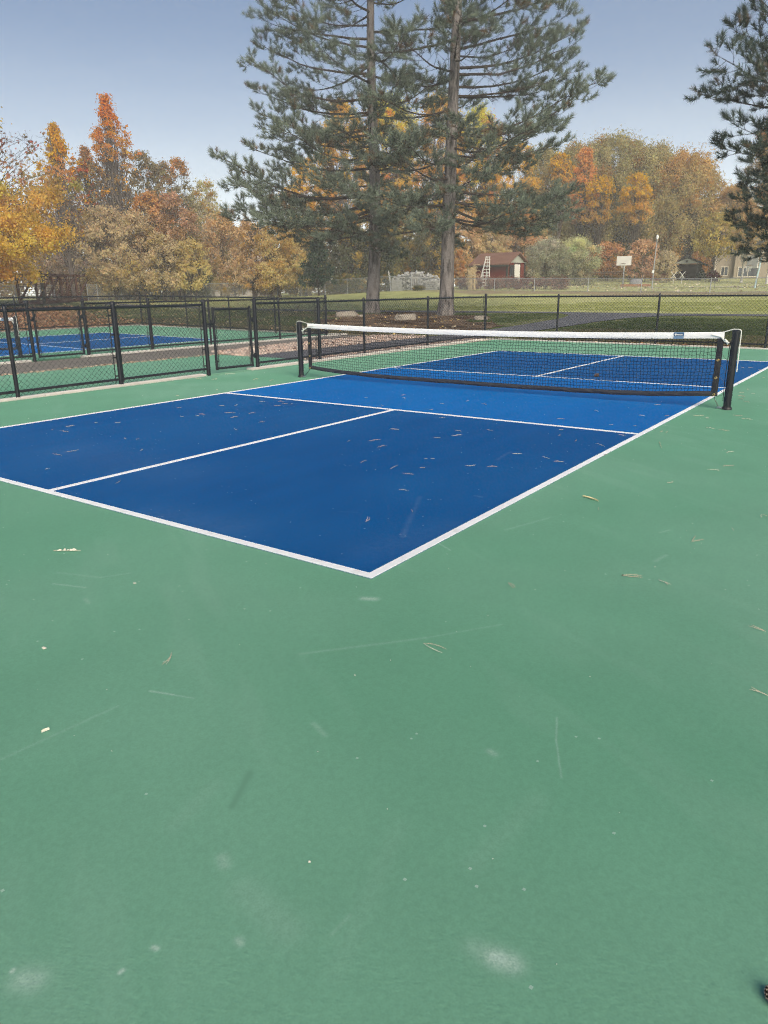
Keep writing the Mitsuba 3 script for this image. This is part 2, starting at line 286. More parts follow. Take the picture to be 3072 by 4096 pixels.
TREES = [
 ('maple_tree', np.float64(-43.66), np.float64(13.69), np.float64(12.68), np.float64(2.15), 8.01, 'gold', 1.6, 'large golden maple spreading in from the left edge with nearly bare brown top twigs'),
 ('poplar_tree', np.float64(-53.2), np.float64(27.4), np.float64(14.5), np.float64(4.78), 1.86, 'sunlityellow', 0.8, 'poplar with a sun-painted orange and yellow top, first tall tree right of the golden maple'),
 ('poplar_tree', np.float64(-52.53), np.float64(31.97), np.float64(17.22), np.float64(5.93), 2.11, 'sunlitred', 0.75, 'tallest poplar on the left, thin red orange spire top against the sky'),
 ('poplar_tree', np.float64(-55.38), np.float64(31.38), np.float64(13.56), np.float64(5.62), 1.89, 'russetolive', 0.7, 'olive poplar with a few red leaf clumps between the two orange topped poplars'),
 ('ash_tree', np.float64(-54.21), np.float64(36.41), np.float64(13.6), np.float64(5.33), 1.86, 'olivebrown', 0.6, 'narrow olive brown tree just right of the tallest poplar'),
 ('ash_tree', np.float64(-54.09), np.float64(38.18), np.float64(13.11), np.float64(5.39), 1.84, 'olivebrown', 0.6, 'dull olive tree, middle of three narrow trees left of the pine'),
 ('ash_tree', np.float64(-53.21), np.float64(39.25), np.float64(13.47), np.float64(5.39), 1.89, 'olivetip', 0.6, 'narrow olive tree with an orange tinged tip next to the pine limbs'),
 ('birch_tree', np.float64(-53.08), np.float64(42.46), np.float64(11.86), np.float64(5.27), 2.02, 'paleyellow', 0.45, 'thin pale yellow tree with sky showing through it below the lowest pine limb'),
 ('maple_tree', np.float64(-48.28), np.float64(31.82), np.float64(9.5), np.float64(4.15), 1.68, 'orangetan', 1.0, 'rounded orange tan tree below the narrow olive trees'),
 ('plum_tree', np.float64(-47.12), np.float64(33.27), np.float64(9.35), np.float64(3.74), 2.1, 'rose', 1.0, 'rosy brown tree leaning against the rounded orange tan tree'),
 ('scrub_tree', np.float64(-64.97), np.float64(33.08), np.float64(8.62), np.float64(2.6), 2.69, 'mauve', 0.8, 'mauve brown scrub tree behind the rusty footbridge'),
 ('scrub_tree', np.float64(-61.88), np.float64(34.24), np.float64(9.17), np.float64(2.55), 2.48, 'mauve', 0.8, 'greyish rose scrub tree right above the end of the footbridge'),
 ('scrub_tree', np.float64(-50.73), np.float64(29.32), np.float64(8.53), np.float64(2.17), 2.46, 'olive', 0.9, 'olive scrub tree below the tallest poplar'),
 ('scrub_tree', np.float64(-47.78), np.float64(30.0), np.float64(7.71), np.float64(1.93), 2.16, 'olivekhaki', 0.9, 'khaki scrub tree behind the galvanised fence left of centre'),
 ('scrub_tree', np.float64(-45.84), np.float64(30.88), np.float64(6.14), np.float64(1.9), 1.91, 'olivekhaki', 0.9, 'low khaki tree in front of the rosy brown tree'),
 ('scrub_tree', np.float64(-45.27), np.float64(33.15), np.float64(5.65), np.float64(1.89), 1.94, 'yellowolive', 0.9, 'low yellowish olive tree left of the pale house glimpsed through the trunks'),
 ('scrub_tree', np.float64(-49.23), np.float64(40.75), np.float64(8.57), np.float64(5.07), 2.43, 'tan', 0.9, 'thin tan tree with bare stems in front of the pale house'),
 ('scrub_tree', np.float64(-54.82), np.float64(43.51), np.float64(10.3), np.float64(5.37), 2.48, 'yellowolive', 0.9, 'pale olive tree rising behind the low yellowish olive tree'),
 ('scrub_tree', np.float64(-45.39), np.float64(40.43), np.float64(7.67), np.float64(2.97), 1.84, 'tan', 0.8, 'tan tree right of the pale house'),
 ('scrub_tree', np.float64(-43.07), np.float64(41.3), np.float64(7.38), np.float64(1.84), 2.29, 'yellowtan', 1.0, 'yellow tan bushy tree left of the blue green spruce'),
 ('scrub_tree', np.float64(-42.81), np.float64(44.26), np.float64(8.19), np.float64(1.83), 2.11, 'yellowtan', 1.0, 'yellow tan tree partly behind the blue green spruce'),
 ('aspen_tree', np.float64(-50.18), np.float64(53.76), np.float64(14.69), np.float64(5.79), 2.46, 'yelloworange', 0.8, 'yellow orange tree glimpsed through the lower left pine limbs'),
 ('aspen_tree', np.float64(-48.24), np.float64(57.97), np.float64(20.78), np.float64(6.38), 3.12, 'sunorange', 0.9, 'bright orange tree behind the trunk of the left pine'),
 ('aspen_tree', np.float64(-45.41), np.float64(62.57), np.float64(21.87), np.float64(6.45), 3.64, 'sunyellow', 0.9, 'bright yellow tree seen in the gap between the two pines'),
 ('aspen_tree', np.float64(-39.76), np.float64(63.89), np.float64(21.23), np.float64(6.79), 3.12, 'sunorange', 0.9, 'bright orange tree right behind the trunk of the right pine'),
 ('aspen_tree', np.float64(-36.47), np.float64(66.94), np.float64(20.03), np.float64(6.77), 3.15, 'sunyellow', 0.9, 'golden tree just right of the right pine trunk'),
 ('aspen_tree', np.float64(-32.65), np.float64(67.79), np.float64(16.59), np.float64(6.64), 2.82, 'yelloworange', 0.8, 'yellow orange tree behind the lower right pine limbs'),
 ('scrub_tree', np.float64(-40.51), np.float64(48.79), np.float64(7.48), np.float64(1.79), 2.17, 'darkolive', 1.0, 'dark olive tree behind the base of the left pine'),
 ('scrub_tree', np.float64(-39.64), np.float64(51.95), np.float64(8.75), np.float64(2.25), 2.23, 'darkolive', 1.0, 'dark green tree above the wood pile'),
 ('willow_tree', np.float64(-40.63), np.float64(58.58), np.float64(10.51), np.float64(2.8), 2.97, 'olivedark', 1.0, 'drooping olive willow between the pine trunks'),
 ('scrub_tree', np.float64(-36.24), np.float64(56.66), np.float64(8.17), np.float64(2.46), 2.02, 'darkolive', 1.0, 'dark olive tree left of the right pine trunk'),
 ('scrub_tree', np.float64(-34.37), np.float64(60.1), np.float64(8.76), np.float64(2.69), 2.21, 'tan', 0.9, 'tan olive tree left of the red shed'),
 ('scrub_tree', np.float64(-32.32), np.float64(62.35), np.float64(9.03), np.float64(3.42), 2.38, 'olivekhaki', 0.9, 'khaki tree behind the roof of the red shed'),
 ('scrub_tree', np.float64(-30.92), np.float64(66.4), np.float64(9.73), np.float64(3.96), 2.61, 'tanrust', 0.9, 'tan and rust tree behind the grey green shrub'),
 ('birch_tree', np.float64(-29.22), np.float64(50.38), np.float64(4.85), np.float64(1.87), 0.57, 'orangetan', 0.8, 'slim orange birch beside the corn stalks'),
 ('willow_tree', np.float64(-31.55), np.float64(72.72), np.float64(16.42), np.float64(4.38), 3.57, 'willow', 1.0, 'olive willow on the left of the willow group'),
 ('willow_tree', np.float64(-25.84), np.float64(79.28), np.float64(17.86), np.float64(2.39), 8.76, 'willow', 1.2, 'broad tall willow with a rounded olive tan crown, highest on the right'),
 ('willow_tree', np.float64(-18.01), np.float64(79.57), np.float64(15.53), np.float64(2.26), 5.4, 'willowgold', 1.1, 'domed willow with orange tinged top at the right end of the willow group'),
 ('willow_tree', np.float64(-30.24), np.float64(79.78), np.float64(17.63), np.float64(2.47), 5.3, 'willow', 1.2, 'olive willow behind the salmon red tree, left of the tallest willow'),
 ('willow_tree', np.float64(-22.68), np.float64(83.46), np.float64(17.07), np.float64(2.36), 5.36, 'willow', 1.2, 'olive willow filling the gap between the tallest willow and the domed one'),
 ('maple_tree', np.float64(-26.29), np.float64(71.66), np.float64(15.67), np.float64(8.06), 1.74, 'salmon', 1.0, 'salmon red tree in front of the willows'),
 ('maple_tree', np.float64(-28.22), np.float64(69.8), np.float64(15.31), np.float64(11.55), 1.25, 'yellowbright', 0.8, 'small bright yellow crown at the left of the salmon red tree'),
 ('maple_tree', np.float64(-24.1), np.float64(70.35), np.float64(12.71), np.float64(7.86), 1.82, 'yellowbright', 0.7, 'yellow maple below and right of the salmon red tree'),
 ('maple_tree', np.float64(-20.27), np.float64(70.6), np.float64(12.64), np.float64(7.66), 1.8, 'yellowbright', 1.0, 'bright yellow rounded maple in the middle of the willow group'),
 ('plum_tree', np.float64(-17.74), np.float64(66.15), np.float64(6.0), np.float64(2.19), 1.69, 'rustpink', 0.9, 'pinkish russet small tree beside the white backboard'),
 ('plum_tree', np.float64(-22.1), np.float64(68.94), np.float64(6.21), np.float64(2.02), 2.15, 'rust', 0.9, 'dark rust coloured bush behind the leaning net frame'),
 ('shrub', np.float64(-15.1), np.float64(64.82), np.float64(4.82), np.float64(1.68), 1.28, 'beige', 0.7, 'beige nearly leafless bush by the tall light pole'),
 ('plum_tree', np.float64(-14.45), np.float64(76.32), np.float64(5.71), np.float64(2.18), 1.37, 'rust', 1.0, 'rust red tree behind the burgundy bush'),
 ('scrub_tree', np.float64(-17.95), np.float64(83.71), np.float64(8.6), np.float64(2.84), 2.48, 'brownyellow', 1.0, 'brown and yellow tree behind the dark brown shed'),
 ('aspen_tree', np.float64(-12.45), np.float64(78.79), np.float64(11.53), np.float64(5.22), 2.95, 'tan', 1.0, 'tan yellow tree behind the beige house'),
 ('aspen_tree', np.float64(-9.43), np.float64(81.37), np.float64(11.79), np.float64(5.19), 2.86, 'tanrust', 1.0, 'tan and rust tree at the right edge above the beige house'),
 ('aspen_tree', np.float64(-9.23), np.float64(87.47), np.float64(20.21), np.float64(10.7), 4.06, 'sunlitred', 1.1, 'flame orange tree top showing through the pine at the right edge'),
 ('ash_tree', np.float64(-11.76), np.float64(68.73), np.float64(8.18), np.float64(4.16), 2.21, 'yellowolive', 1.1, 'yellow green tree over the left corner of the beige house'),
 ('birch_tree', np.float64(-8.14), np.float64(63.33), np.float64(7.56), np.float64(4.3), 1.15, 'tan', 0.22, 'white trunked birch in front of the beige house'),
 ('birch_tree', np.float64(-5.7), np.float64(60.7), np.float64(7.22), np.float64(4.32), 1.22, 'tan', 0.2, 'thick white trunked birch at the right edge'),
 ('shrub', np.float64(-66.32), np.float64(34.72), np.float64(3.71), np.float64(1.16), 2.46, 'mauve', 0.7, 'low mauve brush just right of the footbridge end'),
 ('shrub', np.float64(-51.7), np.float64(28.78), np.float64(3.48), np.float64(1.17), 1.89, 'olivekhaki', 0.7, 'low khaki brush behind the left fence, second clump right of the footbridge'),
 ('shrub', np.float64(-51.01), np.float64(31.51), np.float64(3.61), np.float64(1.13), 1.92, 'mauve', 0.7, 'low greyish brush behind the left fence below the olive scrub tree'),
 ('shrub', np.float64(-50.15), np.float64(34.29), np.float64(3.43), np.float64(1.09), 1.95, 'olivekhaki', 0.7, 'low khaki brush behind the left fence below the rosy brown tree'),
 ('shrub', np.float64(-49.49), np.float64(37.45), np.float64(3.35), np.float64(1.05), 1.99, 'darkolive', 0.7, 'dark low brush behind the left fence in front of the pale house'),
 ('shrub', np.float64(-48.1), np.float64(40.49), np.float64(3.25), np.float64(1.0), 2.14, 'olive', 0.7, 'low olive brush behind the fence right of the pale house'),
 ('shrub', np.float64(-46.16), np.float64(43.18), np.float64(3.35), np.float64(0.96), 2.16, 'yellowtan', 0.7, 'low yellow tan brush behind the fence left of the spruce'),
 ('shrub', np.float64(-43.74), np.float64(44.76), np.float64(3.09), np.float64(0.93), 1.89, 'olive', 0.7, 'low olive brush behind the fence next to the spruce'),
 ('shrub', np.float64(-39.15), np.float64(46.67), np.float64(3.01), np.float64(0.88), 1.97, 'darkolive', 0.7, 'dark low brush between the spruce and the left pine trunk'),
 ('olive_shrub', np.float64(-23.67), np.float64(57.61), np.float64(5.81), np.float64(1.8), 2.64, 'silver', 1.4, 'left half of the big grey green shrub beside the red shed'),
 ('olive_shrub', np.float64(-21.35), np.float64(58.56), np.float64(5.81), np.float64(1.76), 2.32, 'silverlime', 1.4, 'right half of the big grey green shrub, yellowish on top'),
 ('shrub', np.float64(-11.0), np.float64(65.82), np.float64(2.89), np.float64(2.02), 0.56, 'burgundy', 0.5, 'clipped burgundy bush at the left of the beige house'),
 ('conifer_shrub', np.float64(-12.74), np.float64(68.51), np.float64(3.08), np.float64(2.06), 0.47, 'darkgreen', 0.5, 'dark pointed evergreen shrub beside the dark brown shed'),
 ('spruce_tree', np.float64(-37.68), np.float64(40.77), np.float64(6.14), np.float64(1.78), 1.94, 'spruce', 1.2, 'blue green spruce under the lowest limbs of the left pine'),
]
LITTER = [
 ('leaf', np.float64(3.381), np.float64(-4.637), np.float64(3.521), np.float64(-4.704)),
 ('pair', np.float64(4.259), np.float64(-5.234), np.float64(4.251), np.float64(-5.098), np.float64(4.31), np.float64(-5.153)),
 ('pair', np.float64(4.094), np.float64(-5.963), np.float64(4.182), np.float64(-5.91), np.float64(4.189), np.float64(-5.932)),
 ('pair', np.float64(4.261), np.float64(-5.92), np.float64(4.337), np.float64(-5.952), np.float64(4.328), np.float64(-5.969)),
 ('pair', np.float64(4.805), np.float64(-6.256), np.float64(4.738), np.float64(-6.218), np.float64(4.732), np.float64(-6.238)),
 ('pair', np.float64(4.902), np.float64(-6.813), np.float64(4.835), np.float64(-6.777), np.float64(4.833), np.float64(-6.801)),
 ('pair', np.float64(4.5), np.float64(-4.425), np.float64(4.512), np.float64(-4.519), np.float64(4.555), np.float64(-4.514)),
 ('pair', np.float64(3.657), np.float64(-7.165), np.float64(3.767), np.float64(-7.159), np.float64(3.766), np.float64(-7.194)),
 ('pair', np.float64(3.657), np.float64(-6.377), np.float64(3.713), np.float64(-6.413), np.float64(3.71), np.float64(-6.424)),
 ('pair', np.float64(2.846), np.float64(-7.813), np.float64(2.899), np.float64(-7.901), np.float64(2.912), np.float64(-7.892)),
 ('leaf', np.float64(2.942), np.float64(-8.429), np.float64(2.947), np.float64(-8.404)),
 ('needle', np.float64(3.573), np.float64(-4.854), np.float64(3.591), np.float64(-4.9)),
 ('needle', np.float64(4.398), np.float64(-4.837), np.float64(4.416), np.float64(-4.883)),
 ('needle', np.float64(0.73), np.float64(-3.241), np.float64(0.824), np.float64(-3.194)),
 ('needle', np.float64(1.359), np.float64(-2.944), np.float64(1.429), np.float64(-2.937)),
 ('needle', np.float64(1.592), np.float64(-2.701), np.float64(1.689), np.float64(-2.725)),
 ('needle', np.float64(0.903), np.float64(-3.853), np.float64(0.973), np.float64(-3.745)),
 ('needle', np.float64(0.757), np.float64(-3.998), np.float64(0.744), np.float64(-3.932)),
 ('needle', np.float64(1.175), np.float64(-4.075), np.float64(1.204), np.float64(-3.969)),
 ('needle', np.float64(1.462), np.float64(-3.194), np.float64(1.539), np.float64(-3.1)),
 ('needle', np.float64(1.365), np.float64(-3.377), np.float64(1.42), np.float64(-3.343)),
 ('needle', np.float64(1.419), np.float64(-4.662), np.float64(1.406), np.float64(-4.548)),
 ('needle', np.float64(1.767), np.float64(-4.712), np.float64(1.746), np.float64(-4.571)),
 ('needle', np.float64(1.951), np.float64(-4.797), np.float64(2.036), np.float64(-4.763)),
 ('needle', np.float64(1.943), np.float64(-4.545), np.float64(1.99), np.float64(-4.522)),
 ('needle', np.float64(2.182), np.float64(-5.199), np.float64(2.271), np.float64(-5.196)),
 ('needle', np.float64(2.549), np.float64(-5.584), np.float64(2.594), np.float64(-5.638)),
 ('needle', np.float64(2.237), np.float64(-4.286), np.float64(2.288), np.float64(-4.207)),
 ('needle', np.float64(2.387), np.float64(-4.197), np.float64(2.467), np.float64(-4.145)),
 ('needle', np.float64(2.353), np.float64(-3.657), np.float64(2.422), np.float64(-3.586)),
 ('needle', np.float64(2.616), np.float64(-3.602), np.float64(2.713), np.float64(-3.65)),
 ('needle', np.float64(2.776), np.float64(-3.725), np.float64(2.864), np.float64(-3.7)),
 ('needle', np.float64(2.809), np.float64(-2.79), np.float64(2.932), np.float64(-2.889)),
 ('needle', np.float64(2.379), np.float64(-2.65), np.float64(2.381), np.float64(-2.592)),
 ('needle', np.float64(2.615), np.float64(-2.831), np.float64(2.59), np.float64(-2.711)),
 ('needle', np.float64(1.952), np.float64(-1.684), np.float64(2.042), np.float64(-1.671)),
 ('needle', np.float64(1.794), np.float64(-4.232), np.float64(1.82), np.float64(-4.223)),
 ('needle', np.float64(1.843), np.float64(-4.2), np.float64(1.877), np.float64(-4.195)),
 ('needle', np.float64(2.233), np.float64(-2.299), np.float64(2.278), np.float64(-2.272)),
 ('needle', np.float64(2.85), np.float64(-2.274), np.float64(2.915), np.float64(-2.256)),
 ('needle', np.float64(0.774), np.float64(-2.31), np.float64(0.856), np.float64(-2.304)),
 ('pair', np.float64(2.459), np.float64(-5.971), np.float64(2.403), np.float64(-5.874), np.float64(2.416), np.float64(-5.87)),
 ('needle', np.float64(-2.444), np.float64(-5.021), np.float64(-2.386), np.float64(-4.938)),
 ('needle', np.float64(-2.234), np.float64(-5.211), np.float64(-2.083), np.float64(-5.202)),
 ('needle', np.float64(-2.354), np.float64(-5.242), np.float64(-2.407), np.float64(-5.18)),
 ('needle', np.float64(-2.172), np.float64(-4.58), np.float64(-2.161), np.float64(-4.504)),
 ('needle', np.float64(-1.179), np.float64(-5.801), np.float64(-1.163), np.float64(-5.672)),
 ('needle', np.float64(-1.201), np.float64(-5.922), np.float64(-1.065), np.float64(-5.908)),
 ('needle', np.float64(-0.669), np.float64(-6.301), np.float64(-0.678), np.float64(-6.257)),
 ('needle', np.float64(0.247), np.float64(-6.256), np.float64(0.206), np.float64(-6.184)),
 ('needle', np.float64(-0.63), np.float64(-5.38), np.float64(-0.669), np.float64(-5.318)),
 ('needle', np.float64(-1.101), np.float64(-5.068), np.float64(-1.146), np.float64(-5.002)),
 ('needle', np.float64(-1.277), np.float64(-5.096), np.float64(-1.245), np.float64(-5.087)),
 ('needle', np.float64(-2.395), np.float64(-4.691), np.float64(-2.352), np.float64(-4.678)),
 ('needle', np.float64(-2.149), np.float64(-3.021), np.float64(-2.081), np.float64(-2.987)),
 ('needle', np.float64(-1.951), np.float64(-2.938), np.float64(-1.966), np.float64(-2.871)),
 ('needle', np.float64(-2.464), np.float64(-3.459), np.float64(-2.396), np.float64(-3.439)),
 ('needle', np.float64(-1.643), np.float64(-3.398), np.float64(-1.546), np.float64(-3.305)),
 ('needle', np.float64(-1.344), np.float64(-3.288), np.float64(-1.309), np.float64(-3.193)),
 ('needle', np.float64(-1.307), np.float64(-3.612), np.float64(-1.258), np.float64(-3.532)),
 ('needle', np.float64(-1.822), np.float64(-3.648), np.float64(-1.733), np.float64(-3.613)),
 ('needle', np.float64(-1.774), np.float64(-3.742), np.float64(-1.698), np.float64(-3.74)),
 ('needle', np.float64(-1.923), np.float64(-3.846), np.float64(-1.808), np.float64(-3.884)),
 ('needle', np.float64(-0.759), np.float64(-3.69), np.float64(-0.764), np.float64(-3.589)),
 ('needle', np.float64(-0.747), np.float64(-4.08), np.float64(-0.629), np.float64(-4.137)),
 ('needle', np.float64(-1.991), np.float64(-2.452), np.float64(-1.866), np.float64(-2.458)),
 ('needle', np.float64(-1.518), np.float64(-2.66), np.float64(-1.443), np.float64(-2.599)),
 ('needle', np.float64(-1.553), np.float64(-2.467), np.float64(-1.457), np.float64(-2.455)),
 ('needle', np.float64(-1.739), np.float64(-2.357), np.float64(-1.65), np.float64(-2.319)),
 ('needle', np.float64(-1.377), np.float64(-2.498), np.float64(-1.388), np.float64(-2.428)),
 ('needle', np.float64(-4.877), np.float64(-1.108), np.float64(-4.732), np.float64(-1.05)),
 ('needle', np.float64(-4.541), np.float64(-1.016), np.float64(-4.467), np.float64(-0.948)),
 ('needle', np.float64(-3.915), np.float64(-0.655), np.float64(-3.851), np.float64(-0.593)),
 ('needle', np.float64(-3.546), np.float64(-0.652), np.float64(-3.538), np.float64(-0.562)),
 ('needle', np.float64(-4.963), np.float64(-0.346), np.float64(-4.833), np.float64(-0.201)),
 ('needle', np.float64(-3.388), np.float64(-1.969), np.float64(-3.366), np.float64(-1.936)),
 ('needle', np.float64(-3.398), np.float64(-2.721), np.float64(-3.378), np.float64(-2.663)),
 ('needle', np.float64(3.193), np.float64(-0.701), np.float64(3.304), np.float64(-0.655)),
 ('needle', np.float64(3.568), np.float64(-0.414), np.float64(3.667), np.float64(-0.422)),
 ('needle', np.float64(3.449), np.float64(0.813), np.float64(3.539), np.float64(0.726)),
 ('needle', np.float64(3.3), np.float64(1.236), np.float64(3.404), np.float64(1.236)),
 ('needle', np.float64(3.337), np.float64(1.073), np.float64(3.434), np.float64(0.951)),
 ('needle', np.float64(3.395), np.float64(1.647), np.float64(3.451), np.float64(1.563)),
 ('needle', np.float64(3.254), np.float64(2.104), np.float64(3.312), np.float64(2.045)),
 ('needle', np.float64(3.197), np.float64(3.75), np.float64(3.262), np.float64(3.652)),
 ('needle', np.float64(3.242), np.float64(1.624), np.float64(3.312), np.float64(1.632)),
 ('needle', np.float64(2.626), np.float64(5.218), np.float64(2.681), np.float64(5.226)),
 ('needle', np.float64(2.743), np.float64(5.192), np.float64(2.813), np.float64(5.322)),
 ('needle', np.float64(2.956), np.float64(4.902), np.float64(3.026), np.float64(4.91)),
 ('needle', np.float64(2.969), np.float64(4.139), np.float64(3.003), np.float64(4.139)),
 ('leaf', np.float64(3.341), np.float64(-0.757), np.float64(3.379), np.float64(-0.778)),
 ('needle', np.float64(2.099), np.float64(-0.879), np.float64(2.183), np.float64(-0.946)),
 ('needle', np.float64(2.66), np.float64(-0.975), np.float64(2.733), np.float64(-0.98)),
 ('needle', np.float64(2.907), np.float64(-0.824), np.float64(2.967), np.float64(-0.836)),
 ('needle', np.float64(2.585), np.float64(-1.754), np.float64(2.625), np.float64(-1.738)),
 ('needle', np.float64(2.812), np.float64(-1.664), np.float64(2.856), np.float64(-1.671)),
 ('needle', np.float64(2.579), np.float64(-0.079), np.float64(2.653), np.float64(-0.052)),
 ('needle', np.float64(2.109), np.float64(0.698), np.float64(2.186), np.float64(0.73)),
 ('needle', np.float64(3.149), np.float64(-1.881), np.float64(3.168), np.float64(-1.83)),
 ('needle', np.float64(3.216), np.float64(-1.917), np.float64(3.209), np.float64(-1.824)),
 ('needle', np.float64(3.064), np.float64(-3.276), np.float64(3.065), np.float64(-3.202)),
 ('needle', np.float64(-0.649), np.float64(-1.007), np.float64(-0.615), np.float64(-0.933)),
 ('needle', np.float64(-0.482), np.float64(-1.22), np.float64(-0.419), np.float64(-1.213)),
 ('needle', np.float64(0.205), np.float64(-1.36), np.float64(0.279), np.float64(-1.37)),
 ('needle', np.float64(0.693), np.float64(-1.119), np.float64(0.789), np.float64(-1.152)),
 ('needle', np.float64(-0.366), np.float64(-1.871), np.float64(-0.287), np.float64(-1.931)),
 ('needle', np.float64(-0.953), np.float64(-1.452), np.float64(-0.889), np.float64(-1.475)),
 ('needle', np.float64(0.391), np.float64(-1.912), np.float64(0.403), np.float64(-1.838)),
 ('needle', np.float64(0.422), np.float64(-1.041), np.float64(0.426), np.float64(-0.962)),
 ('needle', np.float64(3.93), np.float64(-3.346), np.float64(4.019), np.float64(-3.307)),
 ('needle', np.float64(4.001), np.float64(-3.148), np.float64(4.082), np.float64(-3.076)),
 ('needle', np.float64(3.915), np.float64(-2.571), np.float64(3.972), np.float64(-2.511)),
 ('needle', np.float64(3.623), np.float64(-1.461), np.float64(3.724), np.float64(-1.458)),
 ('needle', np.float64(3.288), np.float64(-2.381), np.float64(3.395), np.float64(-2.691)),
 ('needle', np.float64(3.772), np.float64(-3.939), np.float64(3.804), np.float64(-3.868)),
 ('needle', np.float64(3.677), np.float64(-0.598), np.float64(3.8), np.float64(-0.628)),
 ('needle', np.float64(3.486), np.float64(-1.391), np.float64(3.584), np.float64(-1.424)),
]
SCUFFS = [(np.float64(3.163), np.float64(-6.923), np.float64(3.211), np.float64(-6.898), 0.022, 0.55), (np.float64(4.586), np.float64(-8.324), np.float64(4.622), np.float64(-8.317), 0.028, 0.6), (np.float64(4.535), np.float64(-8.328), np.float64(4.596), np.float64(-8.324), 0.03, 0.2), (np.float64(3.774), np.float64(-8.954), np.float64(3.796), np.float64(-8.944), 0.032, 0.42), (np.float64(3.863), np.float64(-8.466), np.float64(3.888), np.float64(-8.48), 0.018, 0.3), (np.float64(3.99), np.float64(-8.508), np.float64(4.157), np.float64(-8.535), 0.05, 0.11), (np.float64(4.084), np.float64(-8.619), np.float64(4.093), np.float64(-8.622), 0.012, 0.4), (np.float64(3.941), np.float64(-8.743), np.float64(3.948), np.float64(-8.741), 0.008, 0.7), (np.float64(3.932), np.float64(-8.825), np.float64(3.933), np.float64(-8.819), 0.006, 0.8), (np.float64(3.736), np.float64(-8.959), np.float64(3.735), np.float64(-8.956), 0.006, 0.8), (np.float64(3.283), np.float64(-7.516), np.float64(3.628), np.float64(-7.108), 0.01, 0.17), (np.float64(3.628), np.float64(-7.108), np.float64(3.84), np.float64(-6.804), 0.007, 0.14), (np.float64(3.014), np.float64(-8.047), np.float64(3.105), np.float64(-8.016), 0.006, 0.4), (np.float64(3.105), np.float64(-8.016), np.float64(3.189), np.float64(-7.988), 0.005, 0.25), (np.float64(4.374), np.float64(-7.483), np.float64(4.325), np.float64(-7.358), 0.004, 0.25), (np.float64(4.374), np.float64(-7.483), np.float64(4.463), np.float64(-7.655), 0.004, 0.25), (np.float64(2.965), np.float64(-8.583), np.float64(3.004), np.float64(-8.179), 0.008, 0.14), (np.float64(3.663), np.float64(-8.458), np.float64(3.624), np.float64(-8.277), 0.03, 0.06), (np.float64(3.738), np.float64(-8.313), np.float64(3.668), np.float64(-8.175), 0.014, -0.3), (np.float64(1.735), np.float64(-7.664), np.float64(1.914), np.float64(-7.602), 0.008, 0.3), (np.float64(1.605), np.float64(-7.565), np.float64(1.858), np.float64(-7.479), 0.01, 0.12), (np.float64(1.858), np.float64(-7.479), np.float64(1.935), np.float64(-7.351), 0.01, 0.12), (np.float64(2.041), np.float64(-7.685), np.float64(2.102), np.float64(-7.704), 0.012, 0.2), (np.float64(4.32), np.float64(-8.561), np.float64(4.177), np.float64(-8.101), 0.03, 0.04), (np.float64(4.413), np.float64(-8.104), np.float64(4.446), np.float64(-7.79), 0.04, 0.06), (np.float64(3.033), np.float64(-6.034), np.float64(3.16), np.float64(-6.105), 0.008, 0.25), (np.float64(4.225), np.float64(-7.66), np.float64(4.241), np.float64(-7.665), 0.015, 0.35), (np.float64(3.657), np.float64(-7.863), np.float64(3.732), np.float64(-7.892), 0.012, 0.2), (np.float64(3.257), np.float64(-5.607), np.float64(3.384), np.float64(-5.215), 0.012, 0.14), (np.float64(4.249), np.float64(-8.487), np.float64(4.25), np.float64(-8.419), 0.006, 0.12), (np.float64(4.055), np.float64(-5.135), np.float64(4.091), np.float64(-5.053), 0.01, 0.2), (np.float64(4.17), np.float64(-5.644), np.float64(4.193), np.float64(-5.512), 0.012, 0.2)]
SCUFFS_BLUE = [(np.float64(2.812), np.float64(-6.073), np.float64(2.424), np.float64(-5.277), 0.02, 0.1), (np.float64(2.169), np.float64(-5.87), np.float64(2.281), np.float64(-5.824), 0.01, 0.1), (np.float64(2.735), np.float64(-5.033), np.float64(2.788), np.float64(-5.038), 0.015, 0.15), (np.float64(1.149), np.float64(-6.625), np.float64(1.811), np.float64(-6.567), 0.25, 0.07), (np.float64(2.804), np.float64(-6.342), np.float64(2.976), np.float64(-5.794), 0.2, 0.05), (np.float64(-1.217), np.float64(-5.68), np.float64(0.393), np.float64(-5.804), 0.4, 0.05), (np.float64(2.339), np.float64(-3.904), np.float64(2.295), np.float64(-3.57), 0.02, 0.1), (np.float64(-4.552), np.float64(-1.482), np.float64(-3.659), np.float64(-1.531), 0.05, 0.0)]
CONE, CONE2, SPIKE, CHIP, HUSK = ((5.087, -8.089), (0.883, 2.556), (1.341, -7.35), (2.367, -8.085), (2.082, -7.43))
HAZE = 0.0021
# ---------------------------------------------------------------- ground and courts
SLOPE = 0.0135
def Z2(x): return SLOPE * np.maximum(0, -12.9 - np.asarray(x, float))      # the second court drains towards this one

def build_ground():
    xs = np.r_[np.arange(-260, -90, 8.0), np.arange(-90, 50, 1.25), np.arange(50, 121, 8.0)]
    ys = np.r_[np.arange(-80, -20, 6.0), np.arange(-20, 100, 1.25), np.arange(100, 260, 8.0)]
    X, Y = np.meshgrid(xs, ys, indexing='ij'); n, m = X.shape
    i, j = np.meshgrid(np.arange(n - 1), np.arange(m - 1), indexing='ij'); k = i * m + j
    solo('grass_ground_plane', (np.stack([X, Y, T(X, Y)], -1).reshape(-1, 3), np.stack([k, k + m, k + m + 1, k + 1], -1).reshape(-1, 4)), 'grass_ground', 'mown park lawn around the courts', kind='structure', smooth=True)

